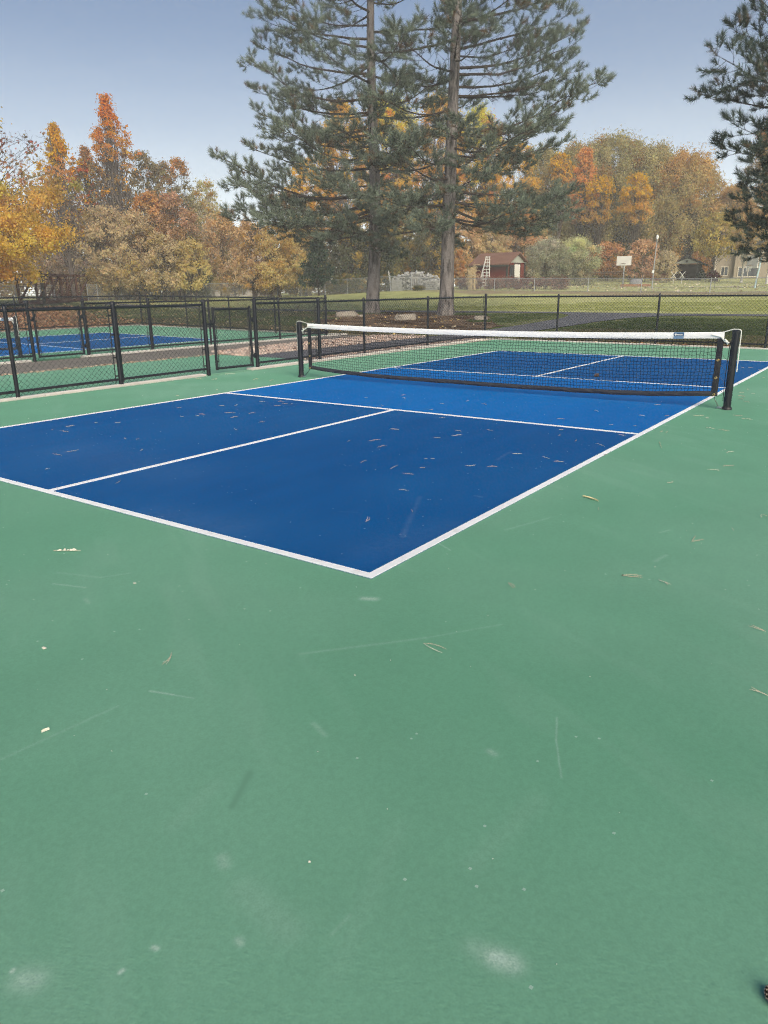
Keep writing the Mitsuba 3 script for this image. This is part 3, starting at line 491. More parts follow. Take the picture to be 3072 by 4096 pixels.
def slab(x0, x1, y0, y1, z0, z1, shear=None, size=None):
    b = MB().box(((x0 + x1) / 2, (y0 + y1) / 2, (z0 + z1) / 2), ((x1 - x0) / 2, (y1 - y0) / 2, (z1 - z0) / 2))
    v, f = b.done()
    if shear is not None: v = v.copy(); v[:, 2] += shear(v[:, 0])
    return v, f

def court(cx, pad, shear, label):
    c = thing('court', label, None, kind='structure')
    x0, x1, y0, y1 = pad
    def S(a, b, c_, d, z0, z1): return slab(a, b, c_, d, z0, z1, shear)
    if shear is None: part(c, 'apron', slab(x0, x1, y0, y1, -.12, 0), 'court_green_paint')
    else:
        part(c, 'apron', S(x0, -12.9, y0, y1, -.12, 0), 'court_green_paint')
        part(c, 'apron', slab(-12.9, x1, y0, y1, -.12, 0), 'court_green_paint')
    W, B, K, w = 3.048, 6.706, 2.134, .0508
    for s in (-1, 1):
        a, b = sorted((s * K, s * B)); part(c, 'service_area', S(cx - W, cx + W, a, b, .001, .004), 'court_dark_blue_paint')
    part(c, 'kitchen_area', S(cx - W, cx + W, -K, K, .001, .004), 'court_bright_blue_paint')
    L = lambda a, b, c_, d: part(c, 'painted_line', S(a, b, c_, d, .002, .008), 'court_white_paint')
    L(cx - W, cx - W + w, -B, B); L(cx + W - w, cx + W, -B, B)
    for s in (-1, 1):
        a, b = sorted((s * B, s * (B - w))); L(cx - W + w, cx + W - w, a, b)
        a, b = sorted((s * K, s * (K - w))); L(cx - W + w, cx + W - w, a, b)
        a, b = sorted((s * K, s * (B - w))); L(cx - w / 2, cx + w / 2, a, b)

def kerb_strip(name, pts, w, label):
    """low concrete mow strip along a fence"""
    b = MB()
    for (xa, ya), (xb, yb) in pts:
        d = np.array([xb - xa, yb - ya]); L = np.hypot(*d); n = max(1, int(L / 1.5)); d = d / L
        for k in range(n):
            p, q = L * k / n + .004, L * (k + 1) / n - .004
            m = (p + q) / 2
            z = Z2(xa + d[0] * m)
            b.box((xa + d[0] * m, ya + d[1] * m, z - .03), ((q - p) / 2, w / 2, .055), rz=math.atan2(d[1], d[0]))
    return solo(name, b.done(), 'concrete', label, kind='structure')

FX = lambda y: -5.15 - .018 * (y + 4.08)                 # the side fence runs very slightly out of square
FY = lambda x: 10.45 - .085 * (x + 3.17) * (x > -3.17) - 0.0 * x

def stones(rng, poly, n, r0, r1, base):
    """gravel: low faceted stones scattered over a polygon, one mesh"""
    poly = Polygon(poly); (xa, ya, xb, yb) = poly.bounds
    ico = trimesh.creation.icosphere(subdivisions=0); V0, F0 = np.array(ico.vertices), np.array(ico.faces)
    P = np.c_[rng.uniform(xa, xb, n * 3), rng.uniform(ya, yb, n * 3)]
    P = P[shapely.contains_xy(poly, P[:, 0], P[:, 1])][:n]; n = len(P)
    R = rng.uniform(r0, r1, n)
    v = V0[None] * (1 + rng.uniform(-.25, .25, (n, 12, 1))) * R[:, None, None] * np.stack([rng.uniform(.8, 1.3, n), rng.uniform(.7, 1.1, n), rng.uniform(.5, .8, n)], 1)[:, None]
    a = rng.uniform(0, 6.28, n); c, s = np.cos(a)[:, None], np.sin(a)[:, None]
    v = np.stack([v[..., 0] * c - v[..., 1] * s, v[..., 0] * s + v[..., 1] * c, v[..., 2]], -1)
    v += np.stack([P[:, 0], P[:, 1], T(P[:, 0], P[:, 1]) + base + R * .3], 1)[:, None]
    F = (F0[None] + (np.arange(n) * 12)[:, None, None]).reshape(-1, 3)
    k = rng.uniform(0, 1, (n, 1)); col = np.where(k < .5, [.62, .46, .38], [.68, .56, .49]) * rng.uniform(.55, 1.1, (n, 1)) + np.where(rng.uniform(0, 1, (n, 1)) < .12, [-.3, -.24, -.2], 0)
    return v.reshape(-1, 3), F, np.clip(np.repeat(col, 12, 0), .03, .8)

def build_courts():
    rng = np.random.default_rng(5)
    court(0.0, (-5.05, 9.0, -13.5, 10.4), None, 'green and blue pickleball court nearest the camera')
    court(-15.9, (-22.2, -11.1, -13.5, 10.5), Z2, 'second green and blue pickleball court beyond the two fences')
    kerb_strip('kerb', [((FX(-13), -13), (FX(-.62), -.62)), ((FX(.55), .55), (FX(10.5), 10.55)), ((-5.4, 10.5), (-3.2, 10.45)), ((-3.2, 10.45), (8.6, 9.45))], .17, 'concrete strip under the fence of the near court')
    kerb_strip('kerb', [((-11.0, -13), (-11.0, -.62)), ((-11.0, .7), (-11.0, 10.8)), ((-11.0, 10.55), (-22.2, 10.65)), ((-22.3, 10.7), (-22.3, -13))], .2, 'concrete strip under the fence of the second court')
    solo('gate_apron', slab(-8.6, -5.2, -4.25, 2.75, -.1, -.008), 'court_green_paint', 'green painted pad outside the gate', kind='structure')
    solo('grey_path', sheet([(-10.9, -13), (-8.62, -13), (-8.62, 3.1), (-9.35, 4.2), (-9.5, 7), (-9.6, 10.6), (-10.9, 10.75)], .016, 1.0, .05, 3), 'old_asphalt', 'worn grey brown path between the two courts', kind='structure')
    P1 = [(-5.86, 2.7), (-5.95, 8), (-5.95, 14.7), (-5.75, 18), (-5.6, 20.5), (-5.0, 23), (-4.0, 24.4), (-2.0, 24.75), (12, 24.7), (40, 24.2), (40, 25.4), (12, 25.7), (-3, 25.8), (-14, 26.7), (-28, 26.6), (-45, 25.2), (-45, 24.0), (-28, 25.4), (-13, 25.5), (-9.2, 25.5), (-8.3, 24.3), (-7.85, 22.5), (-7.75, 15), (-7.7, 5), (-7.6, 2.8)]
    solo('asphalt_path', sheet(P1, .022, 1.0, .05, 1), 'asphalt', 'dark asphalt footpath crossing the lawn', kind='structure')
    beds = [[(-9.3, 3.3), (-8.0, 2.78), (-7.63, 2.78), (-7.72, 5), (-7.74, 10.8), (-8.5, 11.2), (-9.6, 10.7), (-9.5, 7), (-9.35, 4.3)], [(-5.84, 2.75), (-5.4, 2.75), (-5.45, 10.3), (-5.92, 10.5)], [(-5.9, -11), (-5.3, -11), (-5.3, -4.3), (-6.2, -4.3)]]
    for k, bed in enumerate(beds):
        solo('gravel_bed', sheet(bed, .01, .6), 'gravel_base', kind='structure')
        v, f, c = stones(rng, Polygon(bed).buffer(.08), (2600, 1100, 500)[k], .028, .062, .012)
        solo('gravel', (v, f), 'painted', ('pinkish landscaping gravel between the courts', 'strip of pinkish gravel along the near fence', 'patch of gravel at the foot of the fence on the left')[k], 'gravel', kind='stuff', color=c)
    v, f, c = stones(rng, [(-8.75, -12), (-8.5, -12), (-8.5, 2.9), (-8.75, 3.0)], 700, .012, .035, .015)
    solo('path_edge_grit', (v, f), 'painted', 'tan grit and leaf crumbs along the edge of the grey path', 'grit', kind='stuff', color=c * np.array([.8, .75, .65]))
    M = [(-20.4, 20.5), (-18.2, 17.3), (-13.5, 13.2), (-9.0, 12.6), (-7.8, 13.4), (-8.3, 17.5), (-10.0, 19.6), (-11.3, 22.2), (-13.2, 24.3), (-16.5, 25.2), (-19.2, 25.3), (-21.0, 23.2)]
    solo('mulch_bed', sheet(M, .02, .8, .45, 7), 'mulch_soil', 'brown bark and needle bed under the two pines', kind='structure')
    # edge strips of the far gardens
    solo('garden_path', sheet([(-13.5, 53.9), (-8, 54.6), (-2, 55.6), (8, 57), (8, 57.6), (-2, 56.2), (-8, 55.2), (-13.5, 54.3)], .06, 1.0, .1, 4), 'sand_edge', 'pale edging strip across the garden lawn beyond the far fence', kind='structure')

def build_litter_cover():
    """fallen leaves beyond the second court and over the lawns"""
    rng = np.random.default_rng(11)
    def leaves(n, P, size, pal):
        a = rng.uniform(0, 6.28, n); s = rng.uniform(.7, 1.3, n) * size; tl = rng.uniform(-.6, .6, (n, 2))
        d = np.stack([np.cos(a), np.sin(a), tl[:, 0]], 1) * s[:, None]; e = np.stack([-np.sin(a), np.cos(a), tl[:, 1]], 1) * s[:, None] * .6
        C = np.c_[P, T(P[:, 0], P[:, 1]) + .035 + rng.uniform(0, .03, n)]
        v = np.stack([C - d, C + e, C + d, C - e], 1).reshape(-1, 3)
        f = (np.array([[0, 1, 2], [0, 2, 3]])[None] + (np.arange(n) * 4)[:, None, None]).reshape(-1, 3)
        col = np.asarray(pal)[rng.integers(0, len(pal), n)] * rng.uniform(.6, 1.2, (n, 1))
        return v, f, np.repeat(col, 4, 0)
    n = 26000; P = np.c_[-22.6 - rng.uniform(0, 1, n) ** 1.35 * 22, rng.uniform(-12, 21, n)]; P = P[P[:, 1] < 14.2 - .40 * (P[:, 0] + 28) + rng.normal(0, .9, n)]; n = len(P)
    v, f, c = leaves(n, P, .085, [(.38, .17, .08), (.5, .25, .13), (.56, .35, .18), (.28, .13, .07), (.62, .42, .27)])
    solo('fallen_leaves', (v, f), 'painted', 'carpet of brown fallen leaves behind the second court', 'leaves', kind='stuff', color=c)
    n = 2600; P = np.c_[rng.uniform(-48, -9, n), rng.uniform(11, 32, n)]; P = P[P[:, 1] < 12 + (-P[:, 0]) * .75][:1700]
    v, f, c = leaves(len(P), P, .07, [(.6, .45, .18), (.5, .3, .15), (.55, .45, .3)])
    solo('fallen_leaves', (v, f), 'painted', 'yellow leaves scattered thinly over the lawn left of the pines', 'leaves', kind='stuff', color=c)
    n = 700; P = np.c_[rng.uniform(-26, 8, n), rng.uniform(48, 62, n)]
    v, f, c = leaves(n, P, .13, [(.75, .66, .4), (.7, .6, .45)])
    solo('fallen_leaves', (v, f), 'painted', 'pale yellow leaves scattered over the garden lawn beyond the far fence', 'leaves', kind='stuff', color=c)
    n = 420; P = np.c_[rng.uniform(-3.5, 8, n), rng.normal(10.55, .09, n)]; P[:, 1] = FY(P[:, 0]) + .12 + np.abs(rng.normal(0, .12, n))
    v, f, c = leaves(n, P, .05, [(.30, .13, .06), (.42, .2, .1), (.5, .36, .24)])
    solo('fallen_leaves', (v, f), 'painted', 'brown leaves caught along the foot of the back fence', 'leaves', kind='stuff', color=c)

def build_grass():
    rng = np.random.default_rng(21)
    def patch(n, hmin, hmax, pal):
        P = rng.uniform(-1.05, 1.05, (n, 2)); h = rng.uniform(hmin, hmax, n); a = rng.uniform(0, 6.28, n); w = rng.uniform(.004, .008, n)
        l = rng.normal(0, .45, (n, 2)) * h[:, None]
        b = np.c_[P, np.zeros(n)]; dx = np.stack([np.cos(a), np.sin(a), 0 * a], 1) * w[:, None]
        v = np.stack([b - dx, b + dx, b + np.c_[l, h]], 1).reshape(-1, 3)
        col = np.asarray(pal)[rng.integers(0, len(pal), n)] * rng.uniform(.7, 1.25, (n, 1))
        return (v, np.arange(3 * n).reshape(-1, 3)), np.repeat(col, 3, 0)
    kinds = [[(.09, .135, .042), (.125, .175, .055), (.17, .20, .085)], [(.10, .13, .05), (.26, .21, .12), (.07, .10, .035), (.34, .27, .18)], [(.44, .48, .17), (.56, .56, .25), (.38, .42, .14)]]
    for i, pal in enumerate(kinds):
        m, c = patch((5200, 3600, 3600)[i], .03, (.085, .075, .09)[i], pal)
        scene['grass_tuft_source_%s' % 'abc'[i]] = {'type': 'shapegroup', 'blades': mikit.ply(m, 'leaf', color=c)}
    bad = Polygon([(-5.86, 2.7), (-5.95, 14.7), (-5.6, 20.5), (-4, 24.4), (12, 24.7), (12, 25.7), (-3, 25.8), (-14, 26.7), (-45, 26), (-45, 24), (-13, 25.5), (-9, 25.5), (-7.8, 22.5), (-7.7, 2.8)]).buffer(.85)
    mul = Polygon([(-20.4, 20.5), (-18.2, 17.3), (-13.5, 13.2), (-9.0, 12.6), (-7.8, 13.4), (-8.3, 17.5), (-10.0, 19.6), (-11.3, 22.2), (-13.2, 24.3), (-16.5, 25.2), (-19.2, 25.3), (-21.0, 23.2)]).buffer(-.3)
    k = 0
    key = thing('grass', 'short patchy grass of the lawn behind the courts', 'grass', kind='stuff')
    for x in np.arange(-32, 9, 2.0):
        for y in np.arange(12.1, 37, 2.0):
            px, py = x + rng.uniform(-.3, .3), y + rng.uniform(-.3, .3)
            if shapely.contains_xy(bad, px, py) or shapely.contains_xy(mul, px, py): continue
            if math.hypot(px - CAM[0], py - CAM[1]) > 46 or px > 3.5 + (y - 12) * .2: continue
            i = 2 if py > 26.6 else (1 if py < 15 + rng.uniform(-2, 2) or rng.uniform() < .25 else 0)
            k += 1
            scene['grass__%03d' % k] = {'type': 'instance', 'sg': {'type': 'ref', 'id': 'grass_tuft_source_%s' % 'abc'[i]},
                                        'to_world': TF().translate([px, py, float(T(px, py)) + .0]).rotate([0, 0, 1], float(rng.uniform(0, 360)))}
# ---------------------------------------------------------------- chain-link fences, gates, nets
def link_fabric(a, b, z0, z1, r=.0036, d=.044, s=.040, coarse=False, zf=None):
    """Woven chain-link between two points of the plan, from z0 to z1: vertical zigzag wires hooked into each other."""
    a, b = np.asarray(a, float), np.asarray(b, float); L = np.hypot(*(b - a)); u = (b - a) / L; nrm = np.array([-u[1], u[0]])
    if coarse:      # far away: straight diagonals in two layers
        H = z1 - z0; n = int((L + H) / (2 * d)); t0 = np.arange(n) * 2 * d - H
        out = MB()
        for sgn in (1, -1):
            lo = t0 if sgn > 0 else t0 + H; hi = lo + sgn * H
            l0 = np.clip(lo, 0, L); h0 = np.clip(hi, 0, L)
            zl = z0 + np.abs(l0 - lo); zh = z1 - np.abs(h0 - hi)
            ok = (zh - zl) > .05
            P = np.stack([np.stack([a[0] + u[0] * q + nrm[0] * .003 * sgn, a[1] + u[1] * q + nrm[1] * .003 * sgn, z], 1) for q, z in ((l0, zl), (h0, zh))], 1)[ok]
            if len(P): out.add(*tubes(P, np.full(P.shape[:2], r), 3))
        return out.done()
    W = max(2, int(L / d)); d = L / W; N = int((z1 - z0) / s) + 1
    i = np.arange(W)[:, None]; k = np.arange(N)[None]
    o = (k + i) % 2
    along = (i + o + np.where(o == 1, .06, -.06)) * d
    off = np.where(o == 1, .0035, -.0035) + 0 * along
    z = z0 + (z1 - z0) * k / (N - 1) + 0 * along
    along = np.clip(along, 0, L)
    P = np.stack([a[0] + u[0] * along + nrm[0] * off, a[1] + u[1] * along + nrm[1] * off, z], -1)
    return tubes(P, np.full(P.shape[:2], r), 3)

def post_mesh(x, y, z, h, r, terminal):
    b = MB()
    b.tube([(x, y, z - .05), (x, y, z + h)], [r, r], 14)
    if terminal:        # domed cap and tension bands
        t = np.linspace(0, math.pi / 2, 6)
        b.tube([(x, y, z + h - .012), (x, y, z + h + .012)] + [(x, y, z + h + .012 + .035 * math.sin(q)) for q in t[1:]], [r * 1.18, r * 1.18] + [max(r * 1.18 * math.cos(q), .002) for q in t[1:]], 14)
    else:               # loop cap the rail runs through
        b.tube([(x, y, z + h - .03), (x, y, z + h + .012), (x, y, z + h + .035), (x, y, z + h + .045)], [r * 1.15, r * 1.15, r * .7, .004], 14)
    return b.done()

def fence(label, posts, spans, H=1.22, rt=.021, group=None, name='chain_link_fence', fab=None, m='black_vinyl'):
    """posts: (x, y, z, terminal). spans: index pairs that carry rails and fabric."""
    key = thing(name, label, 'fence', group)
    for x, y, z, t in posts:
        if t is None: continue
        part(key, 'post', post_mesh(x, y, z, H + (.045 if t else .02), .037 if t else .029, t), 'black_post_paint', smooth=40)
    fb = MB(); bands = MB(); bars = MB()
    for i, j in spans:
        A, B = posts[i], posts[j]; a, b = np.array(A[:2]), np.array(B[:2]); u = (b - a) / np.linalg.norm(b - a); nr = np.array([-u[1], u[0]])
        za, zb = A[2], B[2]
        for zz, r in ((H - .005, rt), (.105, rt * .95)):
            part(key, 'top_rail' if zz > .5 else 'bottom_rail', MB().tube([(*(a + u * .03), za + zz), (*(b - u * .03), zb + zz)], [r, r], 10).done(), 'black_vinyl', smooth=40)
        v, f = link_fabric(a + u * .05 + nr * .03, b - u * .05 + nr * .03, .035, H + .035, **(fab or {}))
        v = v.copy(); tt = ((v[:, :2] - a) @ u) / np.linalg.norm(b - a); v[:, 2] += za + (zb - za) * tt
        fb.add(v, f)
        for P, s in ((A, 1), (B, -1)):
            if P[3]:
                q = np.array(P[:2]) + u * s * .075
                bars.tube([(*(q + nr * .03), P[2] + .05), (*(q + nr * .03), P[2] + H)], [.008, .008], 6)
                for zz in (.16, .45, .8, 1.1):
                    bands.bar((*(np.array(P[:2]) - u * s * .045), P[2] + zz), (*(q + nr * .01), P[2] + zz), .014, .024)
    part(key, 'wire_mesh', fb.done(), m, kind='stuff')
    if bars.n: part(key, 'tension_bar', bars.done(), 'black_vinyl', kind='stuff')
    if bands.n: part(key, 'tension_band', bands.done(), 'black_vinyl', kind='stuff')
    return key

def gate(label, a, b, hinge_post, latch_post, z=.0, H=1.16):
    key = thing('gate', label, 'gate', 'chain link gates in the court fences')
    a, b = np.array(a), np.array(b); u = (b - a) / np.linalg.norm(b - a)
    for q in (a, b):
        part(key, 'stile', MB().tube([(*q, z + .05), (*q, z + H), (*q, z + H + .012)], [.025, .025, .012], 12).done(), 'black_post_paint', smooth=40)
    for zz in (.075, H - .03):
        part(key, 'rail', MB().tube([(*a, z + zz), (*b, z + zz)], [.021, .021], 10).done(), 'black_vinyl', smooth=40)
    v, f = link_fabric(a + u * .06, b - u * .06, .06, H - .03); v = v.copy(); v[:, 2] += z
    part(key, 'wire_mesh', (v, f), 'black_vinyl', kind='stuff')
    hb = MB()
    for q, s in ((a, 1), (b, -1)):
        hb.tube([(*(q + u * s * .05), z + .08), (*(q + u * s * .05), z + H - .04)], [.007, .007], 6)
        for zz in (.2, .62, 1.0): hb.bar((*q, z + zz), (*(q + u * s * .06), z + zz), .014, .022)
    part(key, 'tension_bar', hb.done(), 'black_vinyl', kind='stuff')
    for zz in (.25, .92):
        d = np.array(hinge_post) - b
        part(key, 'hinge', MB().bar((*(b - u * .01), z + zz), (*(b + d * .96), z + zz), .03, .055).tube([(*(b + d * .5), z + zz - .05), (*(b + d * .5), z + zz + .05)], [.014, .014], 8).done(), 'black_post_paint')
    d = np.array(latch_post) - a
    part(key, 'latch', MB().bar((*(a - d * .05), z + .88), (*(a + d * .95), z + .88), .028, .04).bar((*(a + d * .3), z + .85), (*(a + d * .3), z + .95), .02, .02).done(), 'black_post_paint')
    return key

def build_fences():
    y_ = [-7.7, -5.9, -4.08, -2.35, -.49, .78, 2.69, 4.33, 7.17, 10.42]
    P = [(FX(y), y, 0.0, t) for y, t in zip(y_, (0, 0, 0, 1, 1, 1, 1, 0, 0, 1))]
    P[-1] = (-5.42, 10.5, 0.0, 1)
    fence('black chain link fence running along the left side of the near court', P, [(0, 1), (1, 2), (2, 3), (3, 4), (5, 6), (6, 7), (7, 8), (8, 9)])
    g = lambda y: (FX(y), y)
    gate('black mesh gate in the side fence left of the left net post', (FX(-.19) - .1, -.19), (FX(.64), .64), g(.78), g(-.49))
    Q = [(-5.42, 10.5, 0, 1), (-3.17, 10.56, 0, 0), (-.38, 10.42, 0, 0), (2.26, 10.06, 0, 0), (4.95, 9.75, 0, 0), (7.6, 9.45, 0, 1)]
    Q[0] = (-5.42, 10.5, 0, None)
    fence('black chain link fence across the far end of the near court', Q, [(0, 1), (1, 2), (2, 3), (3, 4), (4, 5)])
    CO = dict(coarse=True, d=.042, r=.0034)
    S = [(-10.98, y, 0.0, t) for y, t in ((-8, 0), (-5.2, 0), (-2.5, 0), (-.51, 1), (.86, 1), (2.7, 1), (4.7, 0), (7.5, 0), (9.75, 1))]
    fence('black chain link fence on the near side of the second court', S, [(0, 1), (1, 2), (2, 3), (4, 5), (5, 6), (6, 7), (7, 8)], fab=CO)
    gate('closed black mesh gate into the second court', (-10.98, -.38), (-10.98, .74), (-10.98, .86), (-10.98, -.51))
    X = [(-10.98, 9.85), (-13.6, 10.05), (-16.2, 10.3), (-18.9, 10.5), (-22.0, 10.65)]
    S2 = [(x, y, float(Z2(x)), k in (4,)) for k, (x, y) in enumerate(X)]
    S2[0] = S2[0][:3] + (None,)
    fence('black chain link fence across the far end of the second court', S2, [(i, i + 1) for i in range(4)], fab=CO)
    S3 = [(-22.05, y, float(Z2(-22)), 0) for y in (8.0, 5.2, 2.4, -.4, -3.2, -6.0)]
    fence('black chain link fence along the far side of the second court', [(-22.02, 10.6, float(Z2(-22)), None)] + S3, [(i, i + 1) for i in range(6)], fab=CO)

def net(cx, zf, who, postL, postR, fine=True):
    """net with white headband, black cord mesh, bottom hem, side bands; posts are things of their own"""
    rng = np.random.default_rng(int(cx * 10) % 97)
    for q, side in ((postR, 'right'), (postL, 'left')):
        z = float(zf(q[0])); k = thing('net_post', 'round black steel net post at the %s end of the %s' % (side, who), 'post')
        part(k, 'shaft', MB().tube([(*q, z - .02), (*q, z + .905)], [.043, .043], 24).done(), 'black_post_paint', smooth=40)
        part(k, 'cap', MB().tube([(*q, z + .905), (*q, z + .918), (*q, z + .93), (*q, z + .935)], [.046, .046, .033, .006], 24).done(), 'black_vinyl', smooth=40)
        part(k, 'base_collar', MB().tube([(*q, z + .001), (*q, z + .022), (*q, z + .032)], [.058, .058, .05], 24).done(), 'black_vinyl', smooth=40)
        s = 1 if side == 'right' else -1
        part(k, 'lacing_rod', MB().tube([(q[0] - s * .052, q[1], z + .1), (q[0] - s * .06, q[1], z + .4), (q[0] - s * .052, q[1], z + .8)], [.005] * 3, 6).done(), 'black_vinyl')
    k = thing('court_net', 'white topped black net strung across the %s' % who.split(' of the ')[-1] if ' of the ' in who else 'white topped black net of the %s' % who, 'net')
    e = 3.28; n = 150 if fine else 60
    xs = np.linspace(-e, e, n); P0, P1 = np.array(postL), np.array(postR)
    def base(x): t = (x + (cx - postL[0])) / (postR[0] - postL[0]); return P0[1] + (P1[1] - P0[1]) * t
    ztop = lambda x: .908 - .05 * (1 - (x / e) ** 2)
    zbot = lambda x: .155 - .085 * (1 - (x / e) ** 4)
    def W(x, z, off=0.0): x = np.asarray(x, float); return np.stack([cx + x, base(x) + off, z + zf(cx + x)], -1)
    # headband: folded tape with wrinkles
    def strip(zt, zb, th, amp, rows, m, name, xa=-e, xb=e, seed=1, nn=None, off0=0.0, taper=0):
        x = np.linspace(xa, xb, nn or n * 2); r = np.linspace(0, 1, rows)
        X, Rr = np.meshgrid(x, r, indexing='ij')
        Zt, Zb = zt(X), zb(X); Z = Zt + (Zb - Zt) * Rr
        wr = amp * (meshkit.fbm(np.stack([X * 9 + Z * 22, Z * 40, X * 0 + seed], -1), 3) - .5) * 2 * np.sin(np.pi * np.clip(Rr, .0, 1))
        Z = Z + (meshkit.noise(np.stack([X * 4, X * 0, X * 0 + seed + 5.0], -1)) - .5) * amp * .7
        bulge = th * np.sin(np.pi * np.clip(Rr, .03, .97)) + .002
        fr, bk = W(X, Z, 0), W(X, Z, 0)
        fr[..., 1] += -bulge + wr + off0; bk[..., 1] += bulge + wr + off0
        h = rows; N_ = len(x); g = lambda i, j: i * h + j
        ii, jj = np.meshgrid(np.arange(N_ - 1), np.arange(h - 1), indexing='ij'); q = g(ii, jj)
        f1 = np.stack([q, q + h, q + h + 1, q + 1], -1).reshape(-1, 4); f2 = f1[:, ::-1] + N_ * h
        t = g(np.arange(N_ - 1), 0); f3 = np.stack([t, t + N_ * h, t + h + N_ * h, t + h], 1)
        t = g(np.arange(N_ - 1), h - 1); f4 = np.stack([t, t + h, t + h + N_ * h, t + N_ * h], 1)
        return part(k, name, (np.vstack([fr.reshape(-1, 3), bk.reshape(-1, 3)]), np.vstack([f1, f2, f3, f4])), m, smooth=50)
    strip(ztop, lambda x: ztop(x) - .076, .006, .0032, 7, 'white_tape', 'headband', seed=1)
    strip(lambda x: zbot(x) + .062, zbot, .009, .010, 7, 'hem_vinyl', 'bottom_hem', seed=4)
    # side bands
    for s in (-1, 1):
        zz = np.linspace(0, 1, 26); Zc = zbot(s * e) + (ztop(s * e) - .076 - zbot(s * e)) * zz
        b = MB(); wv = .006 * (meshkit.fbm(np.c_[Zc * 14, Zc * 0, Zc * 0 + s * 3], 3) - .5)
        for side in (-1, 1):
            a1 = W(np.full(26, s * (e - .07)), Zc); a2 = W(np.full(26, s * e), Zc); a1[:, 1] += side * .006 + wv * 2; a2[:, 1] += side * .006 - wv * 2
            mid = (a1 + a2) / 2; mid[:, 1] += side * .006
            V = np.stack([a1, mid, a2], 1).reshape(-1, 3); q = (np.arange(25)[:, None] * 3 + np.arange(2)[None]).ravel()
            b.add(V, np.stack([q, q + 3, q + 4, q + 1], 1) if side < 0 else np.stack([q, q + 1, q + 4, q + 3], 1))
        part(k, 'side_band', b.done(), 'black_webbing', smooth=50)
        for zz in (.17, .37, .58) if fine else ():
            c = W(np.array([s * (e - .035)]), np.array([zz]))[0]
            t = trimesh.creation.torus(.012, .0045, 14, 8); t.apply_transform(trimesh.transformations.rotation_matrix(math.pi / 2, [1, 0, 0])); t.apply_translation(c + [0, -.014, 0])
            part(k, 'grommet', (t.vertices, t.faces), 'brass', smooth=40)
        # lacing between band and post
        px = (postR if s > 0 else postL); lc = MB(); z = float(zf(px[0]))
        for i, zz in enumerate((.66, .53, .40, .27)):
            w0 = W(np.array([s * (e - .008)]), np.array([zz]))[0]; lc.tube([w0, (px[0] - s * .052, px[1] - .01, z + zz - .09)], [.002, .002], 5)
            lc.tube([(px[0] - s * .052, px[1] - .01, z + zz - .09), w0 - [0, 0, .13]], [.002, .002], 5)
        w0 = W(np.array([s * (e - .03)]), np.array([float(zbot(e)) + .02]))[0]
        part(k, 'lacing', lc.done(), 'black_vinyl')
        part(k, 'tie_down', MB().tube([w0, w0 * .6 + np.array([px[0] - s * .1, px[1] - .02, z + .02]) * .4 + [-s * .012, 0, 0], (px[0] - s * .085, px[1] - .02, z + .02)], [.004] * 3, 6).done(), 'black_vinyl')
        part(k, 'tie_hook', MB().tube([(px[0] - s * .11, px[1] - .02, z + .012), (px[0] - s * .085, px[1] - .02, z + .022), (px[0] - s * .05, px[1] - .02, z + .014)], [.009, .012, .008], 8).done(), 'steel_chrome', smooth=40)
        # headline cord over the post top and down its outside, plus white tie rope
        tz = ztop(s * e); w1 = W(np.array([s * (e - .02)]), np.array([tz - .004]))[0]
        arc = [(px[0] + s * (.05 - .026 + .031 * math.sin(q)), px[1], z + .912 + .028 * math.cos(q)) for q in np.linspace(0, math.pi / 2, 6)]
        part(k, 'head_cord', MB().tube([w1, (px[0] - s * .03, px[1], z + .941)] + arc + [(px[0] + s * .056, px[1], z + .7), (px[0] + s * .058, px[1], z + .45)], [.006] * 10, 8).done(), 'white_rope', smooth=40)
        rp = MB(); h0 = W(np.array([s * (e - .14)]), np.array([tz - .035]))[0] - [0, .012, 0]; h1 = W(np.array([s * (e - .03)]), np.array([tz - .055]))[0] - [0, .014, 0]
        rp.tube([h0, h1, (px[0] - s * .11, px[1] - .012, z + .80), (px[0] - s * .06, px[1] - .012, z + .785)], [.008, .009, .009, .01], 8)
        rp.tube([(px[0] - s * .11, px[1] - .03, z + .825), (px[0] - s * .09, px[1], z + .80), (px[0] - s * .075, px[1] - .01, z + .765)], [.009, .014, .006], 8)
        part(k, 'tie_rope', rp.done(), 'white_rope', smooth=40)
    # cord mesh
    nx = 148 if fine else 80; zr = 17 if fine else 12
    X = np.linspace(-e + .07, e - .07, nx); R_ = np.linspace(0, 1, zr)
    XX, RR = np.meshgrid(X, R_, indexing='ij'); Z = (ztop(XX) - .07) + (zbot(XX) + .055 - ztop(XX) + .07) * RR
    XX = XX + rng.normal(0, .0045, XX.shape) + .006 * np.sin(RR * 9 + XX * 3); Z = Z + rng.normal(0, .0035, XX.shape) * (RR > 0) * (RR < 1)
    P = W(XX, Z); P[..., 1] += .008 * (meshkit.noise(np.stack([XX * 2, Z * 3, XX * 0], -1)) - .5)
    b = MB(); r = .0029 if fine else .003
    def dense(Q):   # a node between knots, sagging a little
        M_ = (Q[:, :-1] + Q[:, 1:]) / 2 + rng.normal(0, .002, Q[:, :-1].shape)
        out = np.empty((Q.shape[0], Q.shape[1] * 2 - 1, 3)); out[:, ::2] = Q; out[:, 1::2] = M_; return out
    for Q in (P, P.transpose(1, 0, 2)):
        Q = dense(Q); b.add(*tubes(Q, np.full(Q.shape[:2], r), 3))
    part(k, 'cord_mesh', b.done(), 'net_cord', kind='stuff')
